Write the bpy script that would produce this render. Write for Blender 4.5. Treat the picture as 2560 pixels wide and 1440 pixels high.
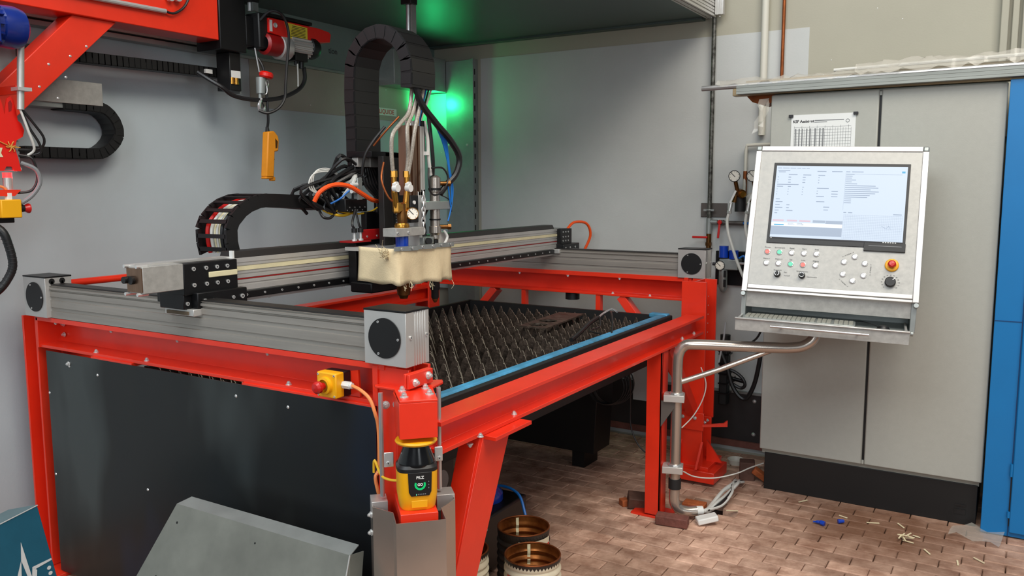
import bpy, bmesh, math, random
from mathutils import Vector as V, Matrix as MX, Euler
random.seed(7)
for o in list(bpy.data.objects): bpy.data.objects.remove(o)
SC = bpy.context.scene
COL = SC.collection
# ------------------------------------------------------------------ camera
cd = bpy.data.cameras.new('camera'); cam = bpy.data.objects.new('camera', cd); COL.objects.link(cam)
cd.sensor_fit = 'HORIZONTAL'; cd.sensor_width = 36; cd.lens = 2091.6 / 2560 * 36; cd.clip_start = .05
_p, _y, _r = .120456, .546659, -.00187
cam.location = (0, 0, 1.65)
cam.rotation_mode = 'QUATERNION'
cam.rotation_quaternion = (MX.Rotation(_y, 3, 'Z') @ MX.Rotation(math.pi/2 - _p, 3, 'X') @ MX.Rotation(_r, 3, 'Z')).to_quaternion()
SC.camera = cam
# ------------------------------------------------------------------ world, lights, exposure
W = bpy.data.worlds.new('hall_daylight'); SC.world = W; W.use_nodes = True
W.node_tree.nodes['Background'].inputs[0].default_value = (.80, .88, 1.0, 1)
W.node_tree.nodes['Background'].inputs[1].default_value = .14
def area(name, loc, target, sx, sy, power, col):
    l = bpy.data.lights.new(name, 'AREA'); l.shape = 'RECTANGLE'; l.size = sx; l.size_y = sy
    l.energy = power; l.color = col
    o = bpy.data.objects.new(name, l); COL.objects.link(o); o.location = loc
    o.rotation_euler = (V(target) - V(loc)).to_track_quat('-Z', 'Y').to_euler()
    return o
area('gate_daylight', (4.2, -1.3, 2.3), (-2.6, 3.0, 1.3), 1.5, 2.2, 50, (.92, .97, 1))
area('door_daylight', (.9, -4.2, 3.0), (-1.6, 3.6, 1.2), 2.2, 2.4, 105, (.90, .96, 1))
area('roof_light_right', (1.0, 1.6, 5.2), (-.3, 2.9, 0), 3.0, 2.6, 235, (1, .93, .83))
area('fill_light_left', (-1.9, -1.3, 5.2), (-2.6, 2.6, 1.2), 3.0, 2.4, 165, (.90, .96, 1))  # added overhead fill for the left wall and side panel, no known source
SC.view_settings.view_transform = 'Standard'; SC.view_settings.look = 'None'
SC.view_settings.gamma = 1; SC.view_settings.use_curve_mapping = False
SC.view_settings.exposure = 0.0
# ------------------------------------------------------------------ materials
def lin(c):
    return tuple((x/255/12.92 if x/255 <= .04045 else ((x/255+.055)/1.055)**2.4) for x in c) + (1,)
MATS = {}
def M(name, rgb, rough=.5, metal=0, var=0, scale=8, bump=0, bscale=60, emit=0, rnd=0, spec=.5, coat=0, stretch=None, rvar=0, alpha=1, dark=None):
    m = bpy.data.materials.new(name); m.use_nodes = True
    nt = m.node_tree; b = nt.nodes['Principled BSDF']; L = nt.links.new
    c = lin(rgb)
    b.inputs['Base Color'].default_value = c; b.inputs['Roughness'].default_value = rough
    b.inputs['Metallic'].default_value = metal; b.inputs['Specular IOR Level'].default_value = spec
    if coat: b.inputs['Coat Weight'].default_value = coat; b.inputs['Coat Roughness'].default_value = .12
    if alpha < 1: b.inputs['Alpha'].default_value = alpha
    if emit:
        b.inputs['Emission Color'].default_value = c; b.inputs['Emission Strength'].default_value = emit
        b.inputs['Base Color'].default_value = tuple(x*.12 for x in c[:3]) + (1,)
    tc = nt.nodes.new('ShaderNodeTexCoord'); mp = nt.nodes.new('ShaderNodeMapping'); L(tc.outputs['Object'], mp.inputs[0])
    if stretch: mp.inputs['Scale'].default_value = stretch
    if var:
        n = nt.nodes.new('ShaderNodeTexNoise'); n.inputs['Scale'].default_value = scale; n.inputs['Detail'].default_value = 6
        n.inputs['Roughness'].default_value = .62
        L(mp.outputs[0], n.inputs[0])
        r = nt.nodes.new('ShaderNodeValToRGB'); r.color_ramp.elements[0].position = .34; r.color_ramp.elements[1].position = .68
        d = lin(dark) if dark else tuple(x*(1-var) for x in c[:3]) + (1,)
        r.color_ramp.elements[0].color = d; r.color_ramp.elements[1].color = tuple(min(1, x*(1+var*.35)) for x in c[:3]) + (1,)
        L(n.outputs['Fac'], r.inputs[0]); out = r.outputs[0]
        if rnd:
            oi = nt.nodes.new('ShaderNodeObjectInfo'); hs = nt.nodes.new('ShaderNodeHueSaturation')
            mr = nt.nodes.new('ShaderNodeMapRange'); mr.inputs['To Min'].default_value = 1-rnd; mr.inputs['To Max'].default_value = 1+rnd
            L(oi.outputs['Random'], mr.inputs[0]); L(mr.outputs[0], hs.inputs['Value']); L(out, hs.inputs['Color']); out = hs.outputs[0]
        L(out, b.inputs['Base Color'])
        if rvar:
            m2 = nt.nodes.new('ShaderNodeMapRange'); m2.inputs['To Min'].default_value = max(.03, rough-rvar); m2.inputs['To Max'].default_value = rough+rvar
            L(n.outputs['Fac'], m2.inputs[0]); L(m2.outputs[0], b.inputs['Roughness'])
    if bump:
        n2 = nt.nodes.new('ShaderNodeTexNoise'); n2.inputs['Scale'].default_value = bscale; n2.inputs['Detail'].default_value = 5
        L(mp.outputs[0], n2.inputs[0])
        bp = nt.nodes.new('ShaderNodeBump'); bp.inputs['Strength'].default_value = bump; bp.inputs['Distance'].default_value = .01
        L(n2.outputs['Fac'], bp.inputs['Height']); L(bp.outputs[0], b.inputs['Normal'])
    MATS[name] = m
    return m
M('red_paint', (232, 50, 24), .36, var=.10, scale=5, coat=.25, bump=.03, bscale=30)
M('alu', (206, 204, 200), .36, .55, var=.08, scale=6, rvar=.06)
M('alu_dull', (172, 166, 158), .42, .55, var=.16, scale=5, stretch=(.3, 1, 6), rvar=.08)
M('alu_groove', (70, 64, 58), .6, .5)
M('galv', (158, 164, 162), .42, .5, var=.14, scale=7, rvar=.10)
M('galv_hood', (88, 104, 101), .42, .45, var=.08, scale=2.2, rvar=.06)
M('galv_spangle', (172, 171, 166), .46, .25, var=.16, scale=38, rvar=.12)
M('stainless', (190, 180, 170), .26, .8, var=.08, scale=4, rvar=.05)
M('steel', (205, 205, 205), .30, .75)
M('zinc', (222, 222, 220), .32, .65)
M('black_plastic', (16, 16, 17), .46, var=.2, scale=9)
M('black_gloss', (12, 12, 13), .18, coat=.4)
M('black_anod', (20, 20, 22), .38, .35, var=.2, scale=8)
M('rubber', (24, 24, 25), .62)
M('cable_black', (26, 26, 27), .42)
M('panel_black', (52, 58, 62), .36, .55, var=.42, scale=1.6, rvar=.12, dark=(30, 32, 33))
M('belt_black', (34, 31, 30), .42)
M('skirt', (128, 148, 143), .5, .3, var=.06, scale=2)
M('wall_white', (186, 197, 202), .72, var=.07, scale=1.4, bump=.06, bscale=120)
M('wall_grey', (192, 195, 193), .6, var=.08, scale=1.6, bump=.05, bscale=120)
M('wall_cream', (170, 167, 151), .66, var=.06, scale=1.5, bump=.06, bscale=120)
M('band_beige', (170, 164, 154), .7, var=.08, scale=2)
M('brick', (208, 172, 150), .72, var=.42, scale=9, rnd=.2, bump=.35, bscale=45, dark=(156, 118, 98))
M('brick_dark', (92, 62, 50), .75, var=.4, scale=9, rnd=.2, bump=.3, bscale=45)
M('joint', (52, 38, 31), .9, var=.3, scale=30)
M('brick_orange', (176, 92, 46), .8, var=.3, scale=30, bump=.3)
M('brick_red', (120, 72, 62), .8, var=.3, scale=20, bump=.3)
M('cabinet', (168, 169, 161), .5, var=.03, scale=40, bump=.05, bscale=260)
M('cabinet_edge', (150, 150, 140), .5)
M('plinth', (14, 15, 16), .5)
M('blue_paint', (0, 112, 176), .42, var=.04, scale=6)
M('blue_dark', (0, 60, 110), .5)
M('motor_blue', (8, 40, 126), .34, var=.15, scale=14, coat=.3)
M('tray_blue', (72, 150, 194), .5, var=.4, scale=5, bump=.1, dark=(52, 104, 126))
M('slat', (92, 80, 71), .44, .55, var=.6, scale=26, bump=.3, bscale=90, rnd=.25, rvar=.1)
M('slat_edge', (176, 166, 150), .42, .5, var=.55, scale=60)
M('tray_black', (12, 11, 11), .7, var=.3, scale=14)
M('strip_cream', (226, 216, 176), .5, var=.1, scale=14)
M('apron', (226, 207, 168), .85, var=.16, scale=7, bump=.12, bscale=160)
M('fray', (222, 208, 172), .9)
M('brass', (196, 142, 62), .28, .95, var=.2, scale=20)
M('brass_dark', (120, 82, 44), .4, .9, var=.3, scale=30)
M('copper_bar', (150, 120, 100), .3, .95, var=.18, scale=6, stretch=(6, 6, .4))
M('copper', (150, 84, 46), .45, .8, var=.3, scale=16)
M('torch_blue', (10, 60, 170), .3, coat=.4)
M('dial', (232, 226, 212), .5)
M('white_plastic', (222, 222, 218), .5)
M('hose_braid', (176, 168, 156), .5, .35, var=.35, scale=160)
M('hose_white', (206, 206, 200), .5)
M('hose_blue', (20, 108, 190), .4)
M('orange', (236, 82, 20), .45)
M('orange_soft', (240, 146, 84), .5)
M('yellow', (240, 172, 14), .42, var=.04, scale=10)
M('yellow_wire', (232, 186, 40), .5)
M('pendant_orange', (232, 146, 24), .5, var=.08, scale=20)
M('label_yellow', (226, 206, 60), .6)
M('red_plastic', (190, 22, 18), .36, coat=.2)
M('red_bright', (222, 22, 10), .35, coat=.2)
M('red_dark', (150, 16, 18), .4)
M('paper', (226, 228, 226), .7)
M('ink', (44, 44, 48), .7)
M('ink_grey', (124, 126, 128), .7)
M('ink_blue', (168, 184, 208), .7, emit=.75)
M('guard_grey', (134, 136, 128), .5, .35, var=.28, scale=3, rvar=.1)
M('box_teal', (30, 92, 116), .6, var=.1, scale=10)
M('box_grey', (92, 116, 122), .6, var=.08, scale=10)
M('box_white', (214, 216, 216), .6)
M('can_rust', (176, 108, 50), .34, .7, var=.4, scale=9, dark=(104, 54, 24))
M('can_white', (216, 206, 180), .45, var=.14, scale=12)
M('can_dark', (40, 32, 26), .5)
M('can_red', (206, 54, 42), .45)
M('pipe_grey', (112, 112, 106), .45, .6, var=.4, scale=40, dark=(50, 48, 44))
M('pipe_white', (206, 204, 192), .5)
M('plate_brown', (96, 90, 86), .5, .4)
M('plate_floor', (62, 58, 58), .5, .4, var=.2, scale=4)
M('timber', (150, 156, 152), .6, .2, var=.25, scale=7, stretch=(.2, 3, 3))
M('tube_tan', (172, 152, 118), .45, .4, var=.25, scale=10, stretch=(.3, 3, 3))
M('film', (222, 218, 206), .12, alpha=.34, spec=.8)
M('screen', (210, 225, 243), .4, emit=.86)
M('screen_lite', (236, 242, 250), .4, emit=.9)
M('screen_slate', (168, 184, 206), .4, emit=.8)
M('screen_cyan', (60, 176, 224), .4, emit=.8)
M('screen_pink', (226, 196, 212), .4, emit=.8)
M('lamp_green', (10, 240, 110), .4, emit=5)
M('lamp_red', (255, 30, 30), .4, emit=7)
M('led_green', (110, 232, 190), .3, emit=.85)
M('led_red', (255, 128, 116), .3, emit=.85)
M('led_scan', (14, 200, 110), .3, emit=.9)
M('white_text', (232, 232, 228), .5)
M('rope_gold', (206, 150, 66), .6)
M('grime', (90, 78, 62), .8)
def floor_dirt(m):   # worn, oil-stained paving: large stains laid over the single bricks
    nt = m.node_tree; L = nt.links.new; b = nt.nodes['Principled BSDF']
    src = b.inputs['Base Color'].links[0].from_socket
    g = nt.nodes.new('ShaderNodeNewGeometry')
    for n in nt.nodes:
        if n.type == 'TEX_NOISE':
            for l in list(n.inputs[0].links): nt.links.remove(l)
            L(g.outputs['Position'], n.inputs[0])
    n = nt.nodes.new('ShaderNodeTexNoise'); n.inputs['Scale'].default_value = 1.15; n.inputs['Detail'].default_value = 4; L(g.outputs['Position'], n.inputs[0])
    r = nt.nodes.new('ShaderNodeValToRGB'); r.color_ramp.elements[0].position = .50; r.color_ramp.elements[1].position = .72
    L(n.outputs['Fac'], r.inputs[0])
    # brown oil stain in front of the plinth
    def blob(c, rad, soft):
        v = nt.nodes.new('ShaderNodeVectorMath'); v.operation = 'DISTANCE'; v.inputs[1].default_value = c
        w = nt.nodes.new('ShaderNodeVectorMath'); w.operation = 'MULTIPLY_ADD'; w.inputs[1].default_value = (.35,)*3
        n2 = nt.nodes.new('ShaderNodeTexNoise'); n2.inputs['Scale'].default_value = 4; L(g.outputs['Position'], n2.inputs[0])
        L(n2.outputs['Color'], w.inputs[0]); L(g.outputs['Position'], w.inputs[2]); L(w.outputs[0], v.inputs[0])
        mr = nt.nodes.new('ShaderNodeMapRange'); mr.inputs['From Min'].default_value = rad; mr.inputs['From Max'].default_value = rad+soft
        mr.inputs['To Min'].default_value = 1; mr.inputs['To Max'].default_value = 0; L(v.outputs['Value'], mr.inputs[0]); return mr.outputs[0]
    def mix(fac, col, k, s):
        mm = nt.nodes.new('ShaderNodeMath'); mm.operation = 'MULTIPLY'; mm.inputs[1].default_value = k; L(fac, mm.inputs[0])
        x = nt.nodes.new('ShaderNodeMix'); x.data_type = 'RGBA'; L(mm.outputs[0], x.inputs[0]); L(s, x.inputs[6]); x.inputs[7].default_value = lin(col); return x.outputs[2]
    src = mix(r.outputs[0], (116, 84, 62), .55, src)
    src = mix(blob((-.33, 4.42, .17), .16, .55), (100, 62, 36), .8, src)
    L(src, b.inputs['Base Color'])
floor_dirt(MATS['brick'])
def reflection_patches(m):   # grey and blue reflections on the sheet, painted into its base colour
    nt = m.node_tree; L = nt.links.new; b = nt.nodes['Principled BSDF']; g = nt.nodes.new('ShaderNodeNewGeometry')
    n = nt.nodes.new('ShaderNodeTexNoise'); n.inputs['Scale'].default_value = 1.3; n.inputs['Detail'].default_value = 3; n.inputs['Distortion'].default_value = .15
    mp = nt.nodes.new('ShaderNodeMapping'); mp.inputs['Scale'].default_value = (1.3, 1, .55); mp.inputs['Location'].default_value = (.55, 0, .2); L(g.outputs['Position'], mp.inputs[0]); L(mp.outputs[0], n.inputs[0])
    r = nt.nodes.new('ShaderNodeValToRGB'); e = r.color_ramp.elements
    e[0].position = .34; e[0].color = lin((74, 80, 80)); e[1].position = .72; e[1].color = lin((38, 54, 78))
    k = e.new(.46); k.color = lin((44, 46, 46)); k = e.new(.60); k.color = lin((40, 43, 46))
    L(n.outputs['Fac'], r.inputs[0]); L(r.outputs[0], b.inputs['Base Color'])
reflection_patches(MATS['panel_black'])
# ------------------------------------------------------------------ mesh builder
X, Y, Z = V((1, 0, 0)), V((0, 1, 0)), V((0, 0, 1))
def spline(pts, k=5):
    P = [V(p) for p in pts]
    if len(P) < 3: return P
    out = []
    for i in range(len(P)-1):
        a, b, c, d = P[max(i-1, 0)], P[i], P[i+1], P[min(i+2, len(P)-1)]
        for j in range(k):
            t = j/k
            out.append(.5*((2*b) + (c-a)*t + (2*a-5*b+4*c-d)*t*t + (3*b-a-3*c+d)*t*t*t))
    out.append(P[-1]); return out
def frame_of(ax):
    ax = V(ax).normalized(); h = Z if abs(ax.z) < .9 else X
    u = h.cross(ax).normalized(); return u, ax.cross(u), ax
class MB:
    def __init__(s): s.v = []; s.f = []; s.mi = []; s.k = 0
    def _add(s, vs, fs):
        n = len(s.v); s.v += [V(p) for p in vs]; s.f += [tuple(i+n for i in f) for f in fs]; s.mi += [s.k]*len(fs); return s
    def m(s, k): s.k = k; return s
    def box(s, x0, x1, y0, y1, z0, z1):
        return s._add([(x0,y0,z0),(x1,y0,z0),(x1,y1,z0),(x0,y1,z0),(x0,y0,z1),(x1,y0,z1),(x1,y1,z1),(x0,y1,z1)],
                      [(0,3,2,1),(4,5,6,7),(0,1,5,4),(1,2,6,5),(2,3,7,6),(3,0,4,7)])
    def obox(s, c, u, v, w, a, b, h):   # oriented box: centre, axes, half sizes
        c, u, v, w = V(c), V(u)*a, V(v)*b, V(w)*h
        return s._add([c-u-v-w, c+u-v-w, c+u+v-w, c-u+v-w, c-u-v+w, c+u-v+w, c+u+v+w, c-u+v+w],
                      [(0,3,2,1),(4,5,6,7),(0,1,5,4),(1,2,6,5),(2,3,7,6),(3,0,4,7)])
    def bar(s, p0, p1, w, h, up=Z):     # rectangular bar between two points
        p0, p1 = V(p0), V(p1); d = (p1-p0).normalized(); u = V(up).cross(d)
        if u.length < 1e-4: u = X.cross(d)
        u.normalize(); return s.obox((p0+p1)/2, u, d.cross(u), d, w/2, h/2, (p1-p0).length/2)
    def prism(s, poly, o, u, v, w):
        o, u, v, w = V(o), V(u), V(v), V(w); n = len(poly)
        a = [o+u*p[0]+v*p[1] for p in poly]
        return s._add(a+[p+w for p in a], [tuple(range(n))[::-1], tuple(range(n, 2*n))]+[(i, (i+1) % n, n+(i+1) % n, n+i) for i in range(n)])
    def cyl(s, p0, p1, r, r1=None, n=14):
        p0, p1 = V(p0), V(p1); r1 = r if r1 is None else r1
        u, v, _ = frame_of(p1-p0); vs = []
        for p, q in ((p0, r), (p1, r1)):
            vs += [p+(u*math.cos(2*math.pi*i/n)+v*math.sin(2*math.pi*i/n))*q for i in range(n)]
        return s._add(vs, [tuple(range(n))[::-1], tuple(range(n, 2*n))]+[(i, (i+1) % n, n+(i+1) % n, n+i) for i in range(n)])
    def lathe(s, prof, p, ax, n=24, close=False):   # profile (radius, t) along axis
        p = V(p); u, v, w = frame_of(ax); vs = []
        for r, t in prof:
            vs += [p+w*t+(u*math.cos(2*math.pi*i/n)+v*math.sin(2*math.pi*i/n))*max(r, 1e-5) for i in range(n)]
        fs = []; m = len(prof)
        for j in range(m if close else m-1):
            a, b = j*n, ((j+1) % m)*n
            fs += [(a+i, a+(i+1) % n, b+(i+1) % n, b+i) for i in range(n)]
        return s._add(vs, fs)
    def tube(s, pts, r, n=8, k=5, smooth=True):
        P = spline(pts, k) if smooth else [V(p) for p in pts]
        vs = []; d = (P[1]-P[0]).normalized(); u, v, _ = frame_of(d)
        for i, p in enumerate(P):
            t = (P[min(i+1, len(P)-1)]-P[max(i-1, 0)]).normalized()
            u = (u-t*u.dot(t)).normalized(); v = t.cross(u)
            rr = r[min(i*len(r)//len(P), len(r)-1)] if isinstance(r, (list, tuple)) else r
            vs += [p+(u*math.cos(2*math.pi*j/n)+v*math.sin(2*math.pi*j/n))*rr for j in range(n)]
        m = len(P)
        fs = [tuple(range(n))[::-1], tuple(range((m-1)*n, m*n))]
        for i in range(m-1):
            fs += [(i*n+j, i*n+(j+1) % n, (i+1)*n+(j+1) % n, (i+1)*n+j) for j in range(n)]
        return s._add(vs, fs)
    def torus(s, c, ax, R, r, n=24, m=8, a0=0, a1=2*math.pi):
        u, v, w = frame_of(ax); full = abs(a1-a0-2*math.pi) < 1e-4
        pts = [V(c)+(u*math.cos(a0+(a1-a0)*i/n)+v*math.sin(a0+(a1-a0)*i/n))*R for i in range(n+1)]
        return s.tube(pts, r, n=m, smooth=False)
    def sheet(s, rows, thick=None):       # grid of points
        nr, nc = len(rows), len(rows[0]); vs = [p for r in rows for p in r]
        return s._add(vs, [(i*nc+j, i*nc+j+1, (i+1)*nc+j+1, (i+1)*nc+j) for i in range(nr-1) for j in range(nc-1)])
    def quad(s, a, b, c, d): return s._add([a, b, c, d], [(0, 1, 2, 3)])
    def mesh(s, name, off=None):
        me = bpy.data.meshes.new(name); off = V(off) if off is not None else V((0, 0, 0))
        me.from_pydata([p-off for p in s.v], [], s.f)
        bm = bmesh.new(); bm.from_mesh(me); bmesh.ops.recalc_face_normals(bm, faces=bm.faces[:])
        bm.to_mesh(me); bm.free()
        if any(s.mi):
            me.polygons.foreach_set('material_index', s.mi)
        me.polygons.foreach_set('use_smooth', [True]*len(me.polygons))
        me.set_sharp_from_angle(angle=math.radians(32)); me.update()
        return me
OFF = {}
def _fin(o, mats, bevel, solid=0):
    if not isinstance(mats, (list, tuple)): mats = [mats]
    if not o.data.materials:
        for m in mats: o.data.materials.append(MATS[m])
    if solid:
        md = o.modifiers.new('thickness', 'SOLIDIFY'); md.thickness = solid; md.offset = 0
    if bevel:
        md = o.modifiers.new('edge', 'BEVEL'); md.width = bevel; md.segments = 2; md.limit_method = 'ANGLE'; md.angle_limit = math.radians(40)
def tag(o, label=None, cat=None, group=None, kind=None):
    if label: o['label'] = label
    if cat: o['category'] = cat
    if group: o['group'] = group
    if kind: o['kind'] = kind
    return o
def T(name, label, cat, base, group=None, mat=None, kind=None):
    o = bpy.data.objects.new(name, None); o.empty_display_size = .05; COL.objects.link(o)
    if mat is not None: o.matrix_world = mat; OFF[o.name] = V((0, 0, 0))
    else: o.location = base; OFF[o.name] = V(base)
    return tag(o, label, cat, group, kind)
def part(mb, name, mat, parent, bevel=0, label=None, solid=0):
    off = OFF[parent.name]; o = bpy.data.objects.new(name, mb.mesh(name, off)); COL.objects.link(o)
    o.parent = parent; OFF[o.name] = off; _fin(o, mat, bevel, solid)
    if label: o['label'] = label
    return o
def one(mb, name, mat, label, cat, base, group=None, bevel=0, kind=None, solid=0):
    o = bpy.data.objects.new(name, mb.mesh(name, base)); COL.objects.link(o); o.location = base; OFF[o.name] = V(base)
    _fin(o, mat, bevel, solid); return tag(o, label, cat, group, kind)
def inst(me, name, parent, loc, axis=Z, scale=1, roll=0):
    o = bpy.data.objects.new(name, me); COL.objects.link(o); o.parent = parent
    o.location = V(loc)-OFF[parent.name]
    o.rotation_euler = (V(axis).to_track_quat('Z', 'Y').to_matrix() @ MX.Rotation(roll, 3, 'Z')).to_euler()
    o.scale = (scale,)*3; OFF[o.name] = V((0, 0, 0)); return o
def text(s, size, name, mat, parent, loc, ru, uu, align='CENTER', ext=0, bold=0, sx=1):
    """flat lettering: loc centre, ru reading direction, uu up direction (in the parent's space)"""
    cu = bpy.data.curves.new(name, 'FONT'); cu.body = s; cu.size = size; cu.align_x = align; cu.align_y = 'CENTER'; cu.extrude = ext; cu.offset = bold
    tmp = bpy.data.objects.new('tmp', cu); COL.objects.link(tmp)
    me = bpy.data.meshes.new_from_object(tmp.evaluated_get(bpy.context.evaluated_depsgraph_get())); bpy.data.objects.remove(tmp)
    me.name = name; me.materials.clear(); me.materials.append(MATS[mat])
    o = bpy.data.objects.new(name, me); COL.objects.link(o); o.parent = parent
    ru, uu = V(ru).normalized(), V(uu).normalized(); w = ru.cross(uu)
    m = MX((ru*sx, uu, w)).transposed().to_4x4(); m.translation = V(loc)-OFF[parent.name]
    o.matrix_local = m; OFF[o.name] = V((0, 0, 0)); return o
# shared hardware
def _shared(fn, name, mats):
    b = MB(); fn(b); me = b.mesh(name)
    for m in (mats if isinstance(mats, list) else [mats]): me.materials.append(MATS[m])
    return me
def _bolt(b):
    b.cyl((0,0,0), (0,0,.0025), .0125, n=12); b.cyl((0,0,.0025), (0,0,.010), .0085, n=6); b.cyl((0,0,.010), (0,0,.0145), .005, n=8)
BOLT = _shared(_bolt, 'bolt', 'zinc')
def _screw(b): b.cyl((0,0,0), (0,0,.004), .007, n=12); b.m(1).cyl((0,0,.004), (0,0,.0045), .003, n=6)
SCREW = _shared(_screw, 'screw', ['zinc', 'ink'])
def _rivet(b): b.lathe([(.0001, .003), (.004, .0022), (.006, 0)], (0,0,0), Z, 8)
RIVET = _shared(_rivet, 'rivet', 'zinc')
def gauge(name, parent, c, ax, r, body='black_plastic'):
    """round pressure gauge: case, dial, needle"""
    c, ax = V(c), V(ax).normalized(); u, v, _ = frame_of(ax)
    b = MB(); b.lathe([(r*.55, -r*.7), (r, -r*.55), (r, 0), (r*.9, .002), (r*.88, -.001)], c, ax, 24)
    g = part(b, name, body, parent)
    b = MB(); b.cyl(c-ax*.004, c-ax*.0005, r*.88, n=24); d = part(b, 'dial', 'dial', g)
    b = MB(); b.obox(c+(u*-.25+v*.25)*r+ax*.001, (u*-.7+v*.7), (u*.7+v*.7), ax, r*.55, r*.05, .0006)
    for k in range(9):
        a = math.radians(-50+k*35); q = u*math.cos(a)+v*math.sin(a); t = ax.cross(q)
        b.obox(c+q*r*.72+ax*.0006, q, t, ax, r*.08, r*.025, .0004)
    part(b, 'needle', 'ink', g); return g
# ================================================================== THE SETTING
XW, YW = -3.78, 5.10
fl = one(MB().box(-4.2, 4, -4, 5.3, -.10, -.055), 'floor', 'joint', None, None, (0, 0, -.1), kind='structure')
BL, BWD = .168, .0865
def _brick(seed):
    r = random.Random(seed); a, b = BL/2-.0016, BWD/2-.0014; c = .004
    mb = MB(); top = [r.uniform(-.0012, .0012) for _ in range(4)]
    mb.v = [V(p) for p in ((-a,-b,-.05),(a,-b,-.05),(a,b,-.05),(-a,b,-.05),(-a,-b,-c),(a,-b,-c),(a,b,-c),(-a,b,-c),
            (-a+c,-b+c,top[0]),(a-c,-b+c,top[1]),(a-c,b-c,top[2]),(-a+c,b-c,top[3]))]
    mb.f = [(0,1,5,4),(1,2,6,5),(2,3,7,6),(3,0,4,7),(4,5,9,8),(5,6,10,9),(6,7,11,10),(7,4,8,11),(8,9,10,11)]; mb.mi = [0]*9
    me = mb.mesh('brick'); me.materials.append(MATS['brick']); return me
BR = [_brick(i) for i in range(5)]
cq = cam.rotation_quaternion.to_matrix()
def in_view(p, m=1.03):
    q = cq.transposed() @ (V(p)-V(cam.location))
    return q.z < -.2 and abs(q.x/-q.z) < m*1280/2091.6 and abs(q.y/-q.z) < m*720/2091.6
cells = []
for j in range(-10, 62):
    yy = .0+j*BWD
    if yy > 5.06: break
    for i in range(-25, 14):
        xx = i*BL+(BL/2 if j % 2 else 0)+.03
        if xx < -3.7 or xx > 2.2 or yy < 1.0: continue
        if -1.47 < xx < -1.22 and 3.92 < yy < 4.2: continue      # the opened-up hole by the console pipe
        cells.append((xx, yy))
def seen(c):
    x, y = c
    if not in_view((x, y, 0)): return False
    if y > 4.47 and x > -1.2: return False
    if x < -1.5 and y < 2.4: return False
    if x < -2.3: return False
    return True
vis = sorted([c for c in cells if seen(c)], key=lambda c: c[0]**2+c[1]**2+(3 if c[0] < -1.6 else 0))
near = vis[:298]; ns = set(near)
for n, (x, y) in enumerate(near):
    o = inst(BR[n % 5], 'brick', fl, (x+random.uniform(-.001, .001), y, random.uniform(-.0018, .0018)))
    o.rotation_euler = (random.uniform(-.008, .008), random.uniform(-.008, .008), random.uniform(-.006, .006))
mb = MB()
for (x, y) in cells:
    if (x, y) in ns: continue
    a, b, h = BL/2-.003, BWD/2-.003, random.uniform(-.002, .001)
    mb._add([(x-a,y-b,-.05),(x+a,y-b,-.05),(x+a,y+b,-.05),(x-a,y+b,-.05),(x-a,y-b,h),(x+a,y-b,h),(x+a,y+b,h),(x-a,y+b,h)], [(4,5,6,7),(0,1,5,4),(1,2,6,5),(2,3,7,6),(3,0,4,7)])
tag(part(mb, 'distant_bricks', 'brick', fl), kind='stuff')
# walls
wl = one(MB().box(XW-.2, XW, -3, YW+.2, -.1, 4.2), 'wall_left', 'wall_white', None, None, (XW, 2, 0), kind='structure')
part(MB().box(XW, XW+.004, 3.36, YW, 2.105, 2.375), 'painted_band', 'band_beige', wl)
sk = part(MB().box(XW, XW+.012, 3.0, YW, 2.378, 2.67), 'metal_skirt', 'skirt', wl)
part(MB().box(XW, XW+.022, 3.0, YW, 2.366, 2.38), 'skirt_lip', 'galv', wl)
text('tion', .05, 'lettering', 'ink', wl, (XW+.0135, 4.03, 2.497), Y, Z)
for (y, z) in ((3.42, 2.135), (3.83, 2.15), (4.1, 2.13), (4.55, 2.31)): inst(RIVET, 'screw', wl, (XW+.004, y, z), X, .8)
wb = one(MB().box(XW-.2, 4, YW, YW+.2, -.1, 4.2), 'wall_back', 'wall_cream', None, None, (0, YW, 0), kind='structure')
part(MB().box(-3.36, -1.105, YW-.003, YW, 0, 2.553), 'paint_patch', 'wall_grey', wb)
part(MB().box(-3.3, -1.2, YW-.012, YW-.003, .07, .38), 'base_plate', 'plate_floor', wb)
part(MB().box(-2.9, -1.2, YW-.02, YW-.003, .37, .385), 'base_rail', 'galv', wb)
part(MB().box(-3.3, -1.2, YW-.03, YW-.003, .03, .07), 'base_kerb', 'brick_red', wb)
for (x, z) in ((-1.345, .33), (-1.345, .12)): inst(RIVET, 'bolt', wb, (x, YW-.012, z), -Y, 2.2)
for (x, z) in ((-1.05, 2.2), (-.98, 2.36), (-.75, 2.62), (-.62, 2.55), (-1.02, 2.28)): inst(RIVET, 'wall_nail', wb, (x, YW, z), -Y, .5)
for k, (x0, x1, d) in enumerate(((-.155, -.12, .05), (-.105, -.075, .035), (-.06, -.03, .045), (-.02, .4, .07))):
    one(MB().box(x0, x1, YW-d, YW, 1.9, 3.6), 'trim_%d' % (k+1), 'wall_cream', None, None, (x0, YW, 1.9), kind='structure', bevel=.004)
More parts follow.
